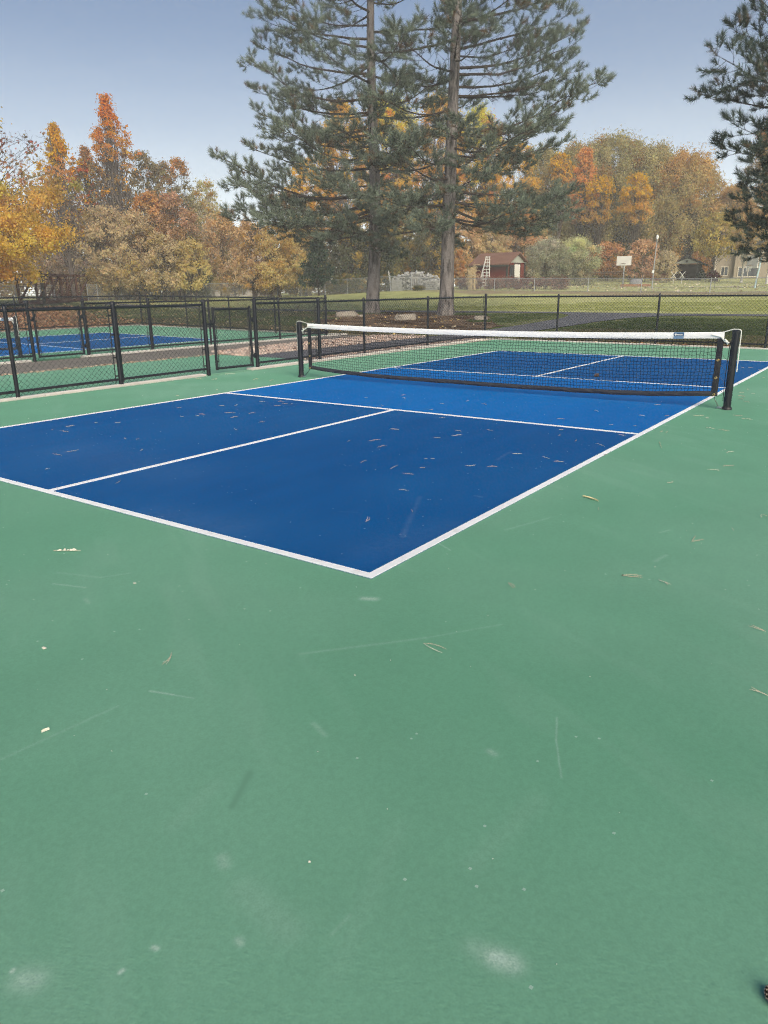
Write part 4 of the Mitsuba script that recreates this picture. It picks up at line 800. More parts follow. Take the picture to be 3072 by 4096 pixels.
    # sewn label near the right end
    def lab(xa, xb, ta, tb, m, name, off):
        x = np.linspace(xa, xb, 6); V = []
        for xx in x:
            for t in (ta, tb): V.append(W(np.array([xx]), np.array([ztop(xx) - .076 * t]))[0] + [0, off, 0])
        V = np.array(V); q = np.arange(5) * 2; f = np.stack([q, q + 1, q + 3, q + 2], 1)
        V2 = np.vstack([V, V + [0, .004, 0]]); f2 = np.vstack([f, f[:, ::-1] + 12])
        return part(k, name, (V2, f2), m)
    a0 = 2.71
    lab(a0, a0 + .115, -.02, 1.02, 'pale_blue_label', 'sewn_label', -.0125)
    lab(a0 + .003, a0 + .112, .14, .55, 'navy_label', 'label_band', -.0165)
    c = W(np.array([a0 + .02]), np.array([ztop(a0) - .076 * .35]))[0] + [0, -.0185, 0]
    m = MB(); m.tube([c, c + [0, -.002, 0]], [.0115, .0115], 14)
    for i, (w_, h_) in enumerate([(.007, .013), (.006, .010), (.008, .012), (.006, .010), (.007, .012), (.008, .011), (.006, .013)]):
        m.box(c + [.020 + i * .0098, -.001, -.001], (w_ / 2, .001, h_ / 2))
    part(k, 'label_wordmark', m.done(), 'white_tape')
# ---------------------------------------------------------------- trees
PAL = {  # colour stops by height in the crown, orange tops with low sun painted in, then (accent colour, share of clumps)
 'gold': ([(0, (.66, .44, .07)), (.35, (.60, .37, .07)), (.55, (.50, .29, .09)), (.68, (.38, .2, .1)), (.82, (.2, .12, .09)), (1, (.14, .09, .075))], (.62, .40, .06), .15),
 'sunlityellow': ([(0, (.30, .22, .11)), (.45, (.30, .16, .07)), (.62, (.55, .19, .02)), (.8, (.62, .30, .012)), (1, (.60, .25, .012))], (.60, .38, .012), .25),  # orange autumn top, brightened in colour as if low sun caught it
 'sunlitred': ([(0, (.27, .22, .10)), (.45, (.28, .20, .08)), (.6, (.42, .20, .05)), (.75, (.60, .20, .02)), (1, (.55, .15, .012))], (.60, .30, .03), .25),  # red orange leaves upward, late sun on the top painted in
 'russetolive': ([(0, (.26, .22, .12)), (.6, (.2, .18, .09)), (1, (.3, .16, .07))], (.62, .14, .04), .22),
 'olivebrown': ([(0, (.27, .22, .10)), (1, (.20, .17, .10))], (.32, .2, .1), .2),
 'olivetip': ([(0, (.25, .22, .11)), (.75, (.2, .18, .1)), (1, (.45, .22, .08))], (.4, .22, .08), .15),
 'paleyellow': ([(0, (.34, .30, .13)), (1, (.36, .34, .17))], (.5, .3, .08), .2),
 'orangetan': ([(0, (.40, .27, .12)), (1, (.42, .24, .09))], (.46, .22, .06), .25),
 'rose': ([(0, (.32, .23, .14)), (1, (.33, .20, .13))], (.36, .22, .1), .25),
 'mauve': ([(0, (.31, .25, .16)), (1, (.33, .25, .17))], (.38, .26, .14), .25),
 'olive': ([(0, (.34, .28, .13)), (1, (.31, .25, .12))], (.42, .30, .10), .25),
 'olivekhaki': ([(0, (.36, .30, .14)), (1, (.34, .27, .13))], (.44, .34, .13), .3),
 'yellowolive': ([(0, (.40, .34, .11)), (1, (.34, .27, .09))], (.5, .38, .1), .3),
 'tan': ([(0, (.40, .31, .15)), (1, (.40, .28, .12))], (.5, .33, .12), .25),
 'yellowtan': ([(0, (.45, .34, .13)), (1, (.46, .31, .1))], (.54, .38, .12), .3),
 'yelloworange': ([(0, (.44, .28, .09)), (1, (.68, .33, .05))], (.75, .42, .04), .3),  # upper stop carries painted sunlight over yellow orange leaves
 'sunorange': ([(0, (.46, .28, .09)), (.5, (.62, .28, .06)), (1, (.78, .32, .06))], (.8, .46, .03), .3),  # autumn orange with the sunlit crown top put into the colour
 'sunyellow': ([(0, (.44, .30, .1)), (.5, (.66, .36, .05)), (1, (.80, .46, .05))], (.8, .30, .07), .25),  # yellow leaves, brighter tops painted as sunlit
 'darkolive': ([(0, (.10, .11, .05)), (1, (.16, .16, .07))], (.42, .30, .08), .15),
 'olivedark': ([(0, (.19, .17, .065)), (1, (.22, .19, .08))], (.5, .3, .07), .15),
 'tanrust': ([(0, (.32, .24, .11)), (1, (.44, .27, .1))], (.55, .25, .09), .3),
 'willow': ([(0, (.27, .24, .10)), (1, (.25, .22, .10))], (.42, .25, .09), .16),
 'willowgold': ([(0, (.26, .22, .1)), (.7, (.28, .23, .10)), (1, (.36, .23, .08))], (.44, .25, .07), .14),
 'salmon': ([(0, (.34, .22, .10)), (.4, (.5, .23, .07)), (1, (.55, .24, .07))], (.5, .25, .08), .15),
 'yellowbright': ([(0, (.44, .29, .09)), (.5, (.52, .29, .02)), (1, (.54, .31, .015))], (.42, .27, .07), .25),
 'rustpink': ([(0, (.40, .27, .20)), (1, (.44, .27, .15))], (.45, .25, .1), .25),
 'rust': ([(0, (.28, .16, .09)), (1, (.36, .2, .09))], (.4, .2, .06), .2),
 'beige': ([(0, (.40, .34, .22)), (1, (.44, .38, .25))], (.5, .4, .25), .2),
 'brownyellow': ([(0, (.22, .15, .08)), (1, (.22, .17, .09))], (.5, .33, .05), .25),
 'silver': ([(0, (.17, .17, .12)), (1, (.29, .285, .21))], (.34, .33, .24), .25),
 'silverlime': ([(0, (.17, .17, .12)), (.7, (.29, .29, .19)), (1, (.44, .43, .20))], (.4, .4, .24), .25),
 'burgundy': ([(0, (.10, .016, .022)), (1, (.17, .022, .03))], (.2, .03, .04), .2),
 'darkgreen': ([(0, (.012, .022, .016)), (1, (.018, .032, .022))], (.02, .035, .025), .2),
 'spruce': ([(0, (.055, .085, .055)), (1, (.075, .11, .075))], (.1, .13, .09), .2),
}
SHAPE = {'poplar_tree': (lambda t: (.55 + .45 * np.sin(np.pi * np.clip(t * 1.05, 0, 1))) * np.clip((1 - t) * 3.2, .12, 1)),
         'willow_tree': (lambda t: np.sqrt(np.clip(1 - (np.clip(t - .35, 0, 1) / .66) ** 2, .02, 1))),
         'spruce_tree': (lambda t: np.clip(1 - t, .05, 1)), 'conifer_shrub': (lambda t: np.clip(1.1 * (1 - t) ** .6, .1, 1))}
ROUND = lambda t: np.sqrt(np.clip(1 - (2 * np.clip(t, 0, 1) - .9) ** 2 / 1.25, .06, 1))

def leaf_mesh(rng, C, sig, n, size, cols, droop=0.0, tri=True):
    """n leaves spread round every clump centre; a leaf is a bent rhombus."""
    K = len(C); idx = np.repeat(np.arange(K), n); N = len(idx)      # n: one number, or one for every clump
    g = np.clip(rng.normal(0, .62, (N, 3)), -1.7, 1.7)
    core = rng.uniform(0, 1, (N, 1)) < .22; g = np.where(core, g * .55, g)      # larger leaves nearer the heart of a clump
    p = C[idx] + g * sig[idx]
    if droop: p[:, 2] -= droop * rng.uniform(0, 1, N) ** 1.5
    d = rng.normal(0, 1, (N, 3)); d[:, 2] -= .5; d /= np.linalg.norm(d, axis=1, keepdims=True)
    e = np.cross(d, rng.normal(0, 1, (N, 3))); e /= np.linalg.norm(e, axis=1, keepdims=True)
    s = size * rng.uniform(.65, 1.3, (N, 1)) * np.where(core, 1.75, .95)
    if tri: v = np.stack([p - d * s * .5 - e * s * .42, p + e * s * .45 - d * s * .3, p + d * s * .75], 1).reshape(-1, 3); f = np.arange(3 * N).reshape(-1, 3)
    else: v = np.stack([p - d * s * .55, p + e * s * .38, p + d * s * .6, p - e * s * .38], 1).reshape(-1, 3)
    if not tri: f = (np.array([[0, 1, 2], [0, 2, 3]])[None] + (np.arange(N) * 4)[:, None, None]).reshape(-1, 3)
    c = cols[idx] * rng.uniform(.88, 1.12, (N, 1)) * (1 + rng.normal(0, .04, (N, 3)))
    return v, f, np.repeat(np.clip(c, .005, .85), 3 if tri else 4, 0)

def tree(seed, kind, x, y, ztop, zbot, r, pal, dens, label):
    rng = np.random.default_rng(1000 + seed)
    base = float(T(x, y)); key = thing(kind, label, {'shrub': 'bush', 'olive_shrub': 'bush', 'conifer_shrub': 'bush'}.get(kind, 'tree'))
    shrub = 'shrub' in kind
    if shrub: zbot = base + .05
    if kind == 'scrub_tree': zbot = base + .7
    zbot = max(zbot, base + .4) if not shrub else zbot
    H = ztop - zbot; prof = SHAPE.get(kind, ROUND)
    stops, acc, share = PAL[pal]
    # clumps
    vol = r * r * H; sg0 = .2 * (r * r * H) ** (1 / 3) if not kind.startswith('poplar') else .24 * r
    sg0 = min(max(sg0, .16), .95)
    sg0 *= .74; K = int(np.clip(vol / sg0 ** 3 * .34, 40, 330)); C = []
    while len(C) < K:
        t = rng.uniform(0, 1); R = r * float(prof(np.array(t))); a = rng.uniform(0, 6.2832); q = rng.uniform(.25, 1) ** .6
        wob = 1 + (.62 if kind == 'scrub_tree' else .46) * (meshkit.fbm(np.array([[math.cos(a) * 2.1 + seed, math.sin(a) * 2.1, t * 5]]), 2)[0] - .5) * 2
        C.append((x + math.cos(a) * R * q * wob * .92, y + math.sin(a) * R * q * wob * .92, zbot + sg0 * .6 + t * (H - sg0 * 1.1), t, q))
    C = np.array(C)
    t = C[:, 3]
    sig = sg0 * rng.uniform(.65, 1.25, (K, 1)) * np.array([1, 1, .85])
    if kind == 'willow_tree': sig = sig * [1, 1, 1.35]
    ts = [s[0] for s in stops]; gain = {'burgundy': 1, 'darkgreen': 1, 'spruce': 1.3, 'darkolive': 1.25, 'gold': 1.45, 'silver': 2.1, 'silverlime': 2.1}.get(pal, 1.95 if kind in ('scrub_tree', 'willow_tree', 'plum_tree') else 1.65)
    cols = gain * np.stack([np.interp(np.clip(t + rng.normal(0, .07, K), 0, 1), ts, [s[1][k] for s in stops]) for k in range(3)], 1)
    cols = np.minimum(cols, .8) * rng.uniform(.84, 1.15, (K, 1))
    if kind == 'scrub_tree': cols[:, 2] *= 1.25
    m = rng.uniform(0, 1, K) < share; cols[m] = np.minimum(np.asarray(acc) * 1.25, .84) * rng.uniform(.85, 1.1, (m.sum(), 1))
    size = .145 if not shrub else .085
    if kind == 'maple_tree' and pal == 'gold': size = .14
    if kind == 'poplar_tree': dens = dens * .62
    n = int(np.clip(dens * 1.55 * sg0 ** 2 / (size * size * .42) * 2.2, 26, 520))
    if pal == 'gold': n = np.maximum(3, (n * (1 - .93 * sst(.42, .68, t))).astype(int))
    elif kind == 'poplar_tree': n = np.maximum(6, (n * (.42 + .58 * sst(.45, .7, t))).astype(int))
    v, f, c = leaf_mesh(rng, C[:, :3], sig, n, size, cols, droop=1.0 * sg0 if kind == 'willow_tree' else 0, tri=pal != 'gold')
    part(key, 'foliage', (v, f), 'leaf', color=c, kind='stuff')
    # wood: stems, limbs to the clumps, twigs
    bk = {'birch_tree': 'birch_bark'}.get(kind, 'grey_bark' if kind in ('aspen_tree', 'poplar_tree') else 'twig_bark')
    stems = {'scrub_tree': 3, 'shrub': 6, 'olive_shrub': 5, 'plum_tree': 3}.get(kind, 2 if kind == 'willow_tree' else 1)
    nodes = []
    tr = MB()
    for s in range(stems):
        lean = rng.normal(0, .09 if stems == 1 else .22, 2) * (ztop - base) * (.5 if stems == 1 else .45)
        lean = np.clip(lean, -r * .6, r * .6)
        hh = np.linspace(0, 1, 9); top = base + (ztop - base) * (.93 if kind in ('poplar_tree', 'spruce_tree') else .72)
        w = np.cumsum(rng.normal(0, .05, (9, 2)), 0) * min(r, 1.5)
        off = rng.normal(0, .25, 2) * (stems > 1)
        P = np.stack([x + off[0] + lean[0] * hh ** 1.3 + w[:, 0] * hh, y + off[1] + lean[1] * hh ** 1.3 + w[:, 1] * hh, base - .1 + (top - base) * hh], 1)
        r0 = (.013 if not shrub else .008) * (ztop - base) * (1.25 if kind == 'willow_tree' else 1) / (1 + .45 * (stems > 1)); r0 = max(r0 * 1.25, .03)
        tr.tube(P, r0 * (1 - .8 * hh) * (1 + .5 * np.exp(-hh * 14)), 8); nodes.append((P, r0))
    part(key, 'trunk' if stems == 1 else 'stem', tr.done(), bk, smooth=60)
    lb = []; lr = []
    for k in range(K):
        P, r0 = nodes[rng.integers(len(nodes))]
        zz = base + (C[k, 2] - base) * rng.uniform(.35, .75); j = np.clip(np.interp(zz, P[:, 2], np.arange(9)), 0, 8)
        A = np.array([np.interp(j, np.arange(9), P[:, q]) for q in range(3)]); B = C[k, :3]
        m1 = A + (B - A) * .35 + [0, 0, .04 * np.linalg.norm(B - A)] + rng.normal(0, .06, 3) * np.linalg.norm(B - A); m2 = A + (B - A) * .7 + [0, 0, .05 * np.linalg.norm(B - A)]
        lb.append([A, m1, m2, B]); q = max(.012, r0 * .28 * (1 - j / 10)); lr.append([q, q * .75, q * .5, .008])
        for w in range(4):
            d = rng.normal(0, 1, 3); d[2] = abs(d[2]) * .8 + .25; e = B + d / np.linalg.norm(d) * sg0 * rng.uniform(.7, 1.25)
            lb.append([B, B + (e - B) * .35 + rng.normal(0, .05, 3), B + (e - B) * .7 + rng.normal(0, .04, 3), e]); lr.append([.011, .009, .007, .004])
    part(key, 'branches', tubes(np.array(lb), np.array(lr) * (1.0 if not shrub else .6), 4), bk, kind='stuff')
    return key

def tuft_mesh(rng, P, D, L, K, nl, w, cols):
    """Pine shoots: K needles round each shoot of length L at P along D."""
    M = len(P); idx = np.repeat(np.arange(M), K); N = len(idx)
    d = D[idx]; s = rng.uniform(0, 1, (N, 1)); ref = rng.normal(0, 1, (N, 3)); q = np.cross(d, ref); q /= np.linalg.norm(q, axis=1, keepdims=True)
    ang = rng.uniform(.5, 1.45, (N, 1)) * (1 - .5 * s); nd = d * np.cos(ang) + q * np.sin(ang); nd[:, 2] += .10
    b = P[idx] + d * s * L[idx][:, None]; e = np.cross(nd, rng.normal(0, 1, (N, 3))); e /= np.linalg.norm(e, axis=1, keepdims=True)
    ln = nl * rng.uniform(.75, 1.15, (N, 1))
    v = np.stack([b - e * w / 2, b + e * w / 2, b + nd * ln], 1).reshape(-1, 3)
    c = np.repeat(cols[idx] * rng.uniform(.7, 1.3, (N, 1)), 3, 0)
    return v, np.arange(3 * N).reshape(-1, 3), np.clip(c, .003, .6)

def limb_source(name, seed, L, dr_, ri, green, scale=1.0, K=52, sub=1.0, bare=.40):
    """One pine limb of length L along +x from the trunk: wood with side shoots, and the needles, as a shapegroup."""
    rng = np.random.default_rng(seed); t = np.linspace(0, 1, 12)
    wob = np.cumsum(rng.normal(0, .04, 12)) * L * .35
    P = np.stack([t * L, wob * t, -dr_ * L * np.sin(np.pi * np.minimum(t * 1.15, 1)) + ri * L * t ** 2.2 + np.cumsum(rng.normal(0, .014, 12)) * L * .3], 1)
    wood = MB(); wood.tube(P, (.0098 * L + .010) * scale * (1 - .86 * t), 6)
    tp, td, tl = [], [], []; B4, R4 = [], []
    at = lambda s: np.array([np.interp(s, t, P[:, k]) for k in range(3)])
    def tan(s): d = at(min(1, s + .04)) - at(max(0, s - .04)); return d / np.linalg.norm(d)
    n2 = max(10, int(3.5 * L * sub)); side = 1; sd = np.array([0, 1.0, 0])
    for s in np.linspace(.12, .985, n2):
        side = -side; s = min(.99, s + rng.uniform(-.02, .02)); o = at(s); d = tan(s)
        ph = rng.uniform(.5, 1.2); v = d * math.cos(ph) + side * math.sin(ph) * sd + np.array([0, 0, rng.uniform(-.45, .55)]); v /= np.linalg.norm(v)
        l2 = (.30 * L * (1.05 - s) + .45 * scale) * rng.uniform(.55, 1.25)
        e1 = o + v * l2 * .5 + [0, 0, rng.uniform(-.08, .05) * l2]; e2 = o + v * l2 + [0, 0, rng.uniform(.0, .25) * l2]
        B4.append([o, (o + e1) / 2, e1, e2]); R4.append([.014 * scale, .012 * scale, .009 * scale, .006 * scale])
        if s < bare and rng.uniform() < .75:
            for w in range(3):
                dd = v + rng.normal(0, .7, 3); ee = e1 + dd / np.linalg.norm(dd) * rng.uniform(.2, .55); B4.append([e1, e1 + (ee - e1) * .4 + rng.normal(0, .03, 3), e1 + (ee - e1) * .7, ee]); R4.append([.006, .005, .005, .003])
            continue
        n3 = int(np.clip(l2 / .24 / scale, 3, 8))
        for m in range(n3):
            u = .3 + .68 * (m + .5) / n3; b0 = o + (e1 - o) * min(1, u * 2) if u < .5 else e1 + (e2 - e1) * (u - .5) * 2
            sg = 1 if m % 2 else -1; v3 = v * .7 + sg * .65 * np.cross(v, [0, 0, 1.0]) + np.array([0, 0, rng.uniform(-.15, .65)]) + rng.normal(0, .22, 3); v3 /= np.linalg.norm(v3)
            l3 = rng.uniform(.18, .46) * scale; e3 = b0 + v3 * l3
            B4.append([b0, b0 + v3 * l3 * .35, b0 + v3 * l3 * .7, e3]); R4.append([.007 * scale, .006 * scale, .006 * scale, .005 * scale])
            dd = v3 + np.array([0, 0, .3]); tp.append(b0 + v3 * l3 * .35); td.append(dd / np.linalg.norm(dd)); tl.append(rng.uniform(.18, .34) * scale)
        dd = v + np.array([0, 0, .4]); dd /= np.linalg.norm(dd)
        tp.append(e1 + (e2 - e1) * .7); td.append(dd); tl.append(rng.uniform(.3, .5) * scale)
    d = tan(1.0) + np.array([0, 0, .35]); tp.append(at(.98)); td.append(d / np.linalg.norm(d)); tl.append(.5 * scale)
    wood.add(*tubes(np.array(B4), np.array(R4), 3))
    tp, td, tl = np.array(tp), np.array(td), np.array(tl); M = len(tp)
    cols = np.asarray(green) * rng.uniform(.75, 1.3, (M, 1)); cols[rng.uniform(0, 1, M) < .06] = (.20, .14, .085)
    v, f, c = tuft_mesh(rng, tp, td, tl, K, .25 * scale, .021 * scale, cols)
    scene[name] = {'type': 'shapegroup', 'wood': mikit.ply(wood.done(), 'twig_bark', smooth=60), 'needles': mikit.ply((v, f), 'needle', color=c)}
    return name, L, math.atan2(P[-1, 2], L)

def pine(seed, label, x, y, H, r0, lean, limbs, fill, sources):
    """limbs: (height above ground, azimuth deg, length, rise). fill: (n, zlow, zhigh, Lfun) more limbs all round; every limb is a copy of a source limb."""
    rng = np.random.default_rng(seed); base = float(T(x, y)); key = thing('pine_tree', label, 'tree')
    hh = np.linspace(0, 1, 48); ns = 28; ang = np.arange(ns) * 2 * np.pi / ns
    cx = x + lean[0] * hh + .10 * np.sin(hh * 7 + seed); cy = y + lean[1] * hh + .08 * np.sin(hh * 9 + seed * 2)
    hz = hh ** 1.25 * H
    rr = r0 * (1 - hz / H) ** .8 * (1 + .42 * np.exp(-hz / .45)) + .015
    A, Z = np.meshgrid(ang, hz, indexing='xy')
    furrow = .16 * (meshkit.fbm(np.stack([np.cos(A) * 6, np.sin(A) * 6, Z * .9 + seed], -1), 4) - .5) + .06 * np.abs(np.sin(A * 7 + Z * .8 + 2 * np.sin(Z)))
    R = rr[:, None] * (1 + furrow + .25 * np.exp(-Z / .35) * np.sin(A * 5 + seed))
    V = np.stack([cx[:, None] + R * np.cos(A), cy[:, None] + R * np.sin(A), base - .15 + Z], -1).reshape(-1, 3)
    i, j = np.meshgrid(np.arange(47), np.arange(ns), indexing='ij')
    F = np.stack([i * ns + j, i * ns + (j + 1) % ns, (i + 1) * ns + (j + 1) % ns, (i + 1) * ns + j], -1).reshape(-1, 4)
    part(key, 'trunk', (V, F), 'pine_bark', smooth=50)
    allb = list(limbs); n, z0, z1, Lf = fill
    for k in range(n):
        z = z0 + (z1 - z0) * (k + rng.uniform(0, 1)) / n; az = (k * 137.5 + rng.uniform(-25, 25)) % 360
        allb.append((z, az, Lf(z, az) * rng.uniform(.68, 1.08), rng.uniform(-.14, .24) + .12 * (z > 14)))
    for z, az, L, ri in allb:
        near = sorted(sources, key=lambda q: abs(math.log(q[1] / L)) + rng.uniform(0, .22))[0]; s = L / near[1]
        tilt = math.degrees(math.atan(ri) - near[2])
        q = [np.interp(z, hz, cx), np.interp(z, hz, cy), base + z]
        scene[numbered(key + '__limb')] = {'type': 'instance', 'sg': {'type': 'ref', 'id': near[0]},
            'to_world': TF().translate([float(c) for c in q]).rotate([0, 0, 1], az).rotate([0, 1, 0], -tilt).rotate([1, 0, 0], float(rng.uniform(-22, 22))).scale([s, s * float(rng.choice([-1, 1])), s])}
    return key

def build_wood():
    """the far-off wood that closes the view behind every single tree"""
    rng = np.random.default_rng(77); n = 1100
    b = np.radians(rng.uniform(-78, 10, n)); d = rng.uniform(97, 116, n)
    x = CAM[0] + np.sin(b) * d; y = CAM[1] + np.cos(b) * d; z0 = T(x, y)
    t = rng.uniform(0, 1, n) ** .8; hmax = 5.5 + 4.0 * meshkit.fbm(np.stack([b * 9, b * 0, b * 0], 1), 3)
    C = np.stack([x, y, z0 + t * hmax], 1); pal = np.array([(.30, .24, .1), (.36, .26, .12), (.26, .21, .1), (.42, .28, .11), (.3, .18, .1)])
    v, f, c = leaf_mesh(rng, C, np.full((n, 3), 1.2), 130, .3, pal[rng.integers(0, 5, n)])
    solo('distant_wood', (v, f), 'leaf', 'brown and olive far wood closing the view behind the trees', 'wood', kind='stuff', color=c)

def build_pines():
    # camera-left and camera-right as plan azimuths
    RT, LF = math.degrees(math.atan2(_r[1], _r[0])), math.degrees(math.atan2(-_r[1], -_r[0]))
    FR = LF + 90                                   # towards the court
    g = (.172, .210, .158)
    big = [limb_source('pine_limb_source_%s' % 'abcdefgh'[k], 300 + k, L, d, r, g) for k, (L, d, r) in enumerate([(4.4, .05, .10), (4.6, .10, .04), (5.2, .00, .16), (6.4, .06, .14), (6.8, .10, .05), (6.6, .02, .2), (9.0, .06, .22), (8.8, .09, .12)])]
    small = [limb_source('near_pine_limb_source_%s' % 'abcd'[k], 340 + k, L, d, r, (.078, .100, .078), scale=.78, K=52, sub=1.35, bare=.25) for k, (L, d, r) in enumerate([(4.0, .06, .22), (4.3, .08, .10), (4.8, .03, .26), (4.2, .1, .03)])]
    x, y = -19.75, 24.25
    tip = lambda rows: [(zt - L * ri, az, L, ri) for zt, az, L, ri in rows]        # rows give the height of the tip
    prof = lambda z, az: np.interp(z, [3.2, 5, 8, 12, 16, 20, 24], [3.0, 5.0, 5.2, 5.4, 5.2, 4.0, 1.2])
    left = tip([(8.0, LF + 2, 8.4, .21), (7.2, LF - 6, 7.3, .15), (6.5, LF + 10, 7.6, .10), (5.7, LF - 10, 7.8, .04), (5.1, LF + 4, 7.6, -.01), (4.8, LF + 18, 6.2, -.04), (6.2, LF - 16, 6.6, .08), (8.6, LF - 2, 6.5, .18), (8.9, LF + 14, 5.2, .08), (10.2, LF + 2, 6.0, .15), (9.6, LF - 14, 5.4, .1), (11.3, LF - 4, 6.1, .2), (12.4, LF + 4, 6.5, .26), (13.5, LF - 3, 5.9, .28), (14.4, LF + 10, 5.2, .26), (15.2, LF - 8, 4.7, .25),
            (4.2, LF - 30, 5.4, -.02), (4.4, LF + 60, 5.6, .0), (5.0, FR - 10, 5.2, .02), (4.6, FR + 25, 5.0, -.02), (3.4, LF - 110, 3.6, -.1), (3.3, FR + 5, 3.4, -.12), (6.3, FR - 25, 5.2, .02), (7.8, FR + 15, 5.0, .05), (9.2, FR - 5, 4.6, .06), (5.6, FR + 50, 5.4, -.02), (10.6, FR + 20, 4.4, .1)])
    pine(31, 'tall pine with a straight bare trunk base, the left of the two behind the court', x, y, 24.5, .335, (.1, .5), left, (44, 4.8, 23.5, prof), big)
    x, y = -14.48, 23.39
    prof2 = lambda z, az: np.interp(z, [3.4, 5, 8, 12, 16, 20, 24], [3.4, 5.0, 4.7, 5.2, 5.2, 4.0, 1.2])
    right = tip([(10.5, RT - 4, 7.3, .30), (9.9, RT - 6, 6.0, .22), (12.9, RT + 4, 6.0, .3), (12.1, RT - 8, 5.6, .22), (13.5, RT - 2, 5.4, .3), (11.4, RT + 8, 5.3, .2), (10.7, RT + 16, 5.0, .15), (8.6, RT + 2, 5.0, .10), (7.7, RT - 10, 5.0, .05), (7.0, RT + 8, 4.0, .0), (5.9, RT - 2, 5.4, .0), (4.9, RT + 4, 6.2, -.02), (4.4, RT - 14, 5.2, -.05), (5.4, RT - 20, 5.4, .0), (14.6, RT + 6, 5.4, .3), (15.6, RT - 6, 5.2, .3),
             (4.4, RT + 30, 5.0, -.04), (4.2, FR - 20, 5.2, -.04), (4.6, FR + 30, 4.8, -.04), (5.2, FR - 45, 5.2, -.02), (4.0, RT + 90, 4.4, -.06), (6.0, FR + 8, 5.0, .0), (7.2, FR - 30, 4.6, .02), (8.0, FR + 40, 4.8, .03), (4.1, LF - 8, 5.0, -.05), (5.8, LF + 12, 5.0, .0), (12.0, FR - 6, 4.4, .12), (7.0, FR + 12, 4.4, .0), (13.2, FR + 10, 4.2, .15), (11.4, FR - 40, 4.6, .1)])
    pine(47, 'taller pine with a thick furrowed trunk, the right of the two behind the court', x, y, 26.0, .335, (.25, .6), right, (34, 5.0, 25.0, prof2), big)
    # the near pine whose limbs reach into the picture from the right
    x, y = 3.6, 14.9
    near = tip([(8.4, LF + 3, 4.5, .50), (7.8, LF - 10, 4.2, .36), (7.0, LF + 5, 4.6, .24), (6.6, LF - 14, 4.4, .12), (6.2, LF + 12, 4.1, .05),
            (5.35, LF + 4, 3.9, .10), (5.0, LF - 12, 3.8, .0), (4.6, LF + 12, 3.6, -.05), (4.2, LF - 4, 3.4, -.08),
            (3.6, LF + 2, 3.3, .05), (3.1, LF - 12, 3.3, -.03), (2.6, LF + 8, 3.2, -.08), (3.3, LF + 20, 3.0, .0), (3.9, LF - 8, 3.1, .02), (2.9, LF - 2, 3.1, -.05), (2.3, LF - 14, 2.8, -.08), (3.4, LF + 10, 3.2, .0), (9.0, LF - 2, 3.2, .1), (9.4, LF + 14, 3.0, .1)])
    prof3 = lambda z, az: np.interp(z, [2, 4, 8, 12, 15], [2.2, 3.0, 2.6, 2.0, .8])
    pine(59, 'near pine whose dark limbs reach in from the right edge', x, y, 15.0, .26, (.1, .2), near, (4, 10.0, 14.5, prof3), small)
# ---------------------------------------------------------------- far fences, gardens and buildings
def frame_at(x, y, yaw):
    """local axes: u along, v away, at a point on the ground"""
    u = np.array([math.cos(yaw), math.sin(yaw), 0]); v = np.array([-u[1], u[0], 0]); o = np.array([x, y, float(T(x, y))])
    return lambda a, b, c: o + u * a + v * b + np.array([0, 0, c])

def far_fence(label, pts, H, group=None):
    key = thing('galvanised_fence', label, 'fence', group)
    fb = MB()
    for k, (x, y) in enumerate(pts):
        z = float(T(x, y)); part(key, 'post', MB().tube([(x, y, z - .1), (x, y, z + H + .03), (x, y, z + H + .06)], [.034, .034, .012], 8).done(), 'galvanised', smooth=40)
        if k:
            px, py = pts[k - 1]; pz = float(T(px, py)); part(key, 'top_rail', MB().tube([(px, py, pz + H), (x, y, z + H)], [.026, .026], 6).done(), 'galvanised', smooth=60)
            v, f = link_fabric((px, py), (x, y), .02, H - .02, r=.0042, d=.04, coarse=True); v = v.copy()
            L = math.hypot(x - px, y - py); t = ((v[:, 0] - px) * (x - px) + (v[:, 1] - py) * (y - py)) / L ** 2; v[:, 2] += pz + (z - pz) * t; fb.add(v, f)
    part(key, 'wire_mesh', fb.done(), 'galvanised', kind='stuff')

def split(pts, step):
    out = []
    for (xa, ya), (xb, yb) in zip(pts[:-1], pts[1:]):
        n = max(1, round(math.hypot(xb - xa, yb - ya) / step)); out += [(xa + (xb - xa) * k / n, ya + (yb - ya) * k / n) for k in range(n)]
    return out + [pts[-1]]

def window(parent, F, a, b, z, w, h, cross=True, trim='cream_trim'):
    """window in a wall whose outside is at local v = b, facing -v"""
    k = part(parent, 'window', hollow(F, a, b, z, w, h, .09, .06), trim)
    part(k, 'pane', quad(F, a - w / 2, a + w / 2, b - .005, z, z + h), 'window_glass')
    if cross: part(k, 'mullion', boxl(F, a, b - .02, z + h / 2, .03, .02, h / 2), trim)
def quad(F, a0, a1, b, z0, z1):
    v = [F(a0, b, z0), F(a1, b, z0), F(a1, b, z1), F(a0, b, z1)]; v += [p + (F(0, .02, 0) - F(0, 0, 0)) for p in v]
    return np.array(v), np.array([[0, 1, 2, 3], [7, 6, 5, 4], [0, 4, 5, 1], [1, 5, 6, 2], [2, 6, 7, 3], [3, 7, 4, 0]])
def boxl(F, a, b, c, ha, hb, hc):
    v = np.array([F(a + i * ha, b + j * hb, c + k * hc) for i in (-1, 1) for j in (-1, 1) for k in (-1, 1)])
    return v, np.array([[0, 1, 3, 2], [4, 6, 7, 5], [0, 4, 5, 1], [2, 3, 7, 6], [0, 2, 6, 4], [1, 5, 7, 3]])
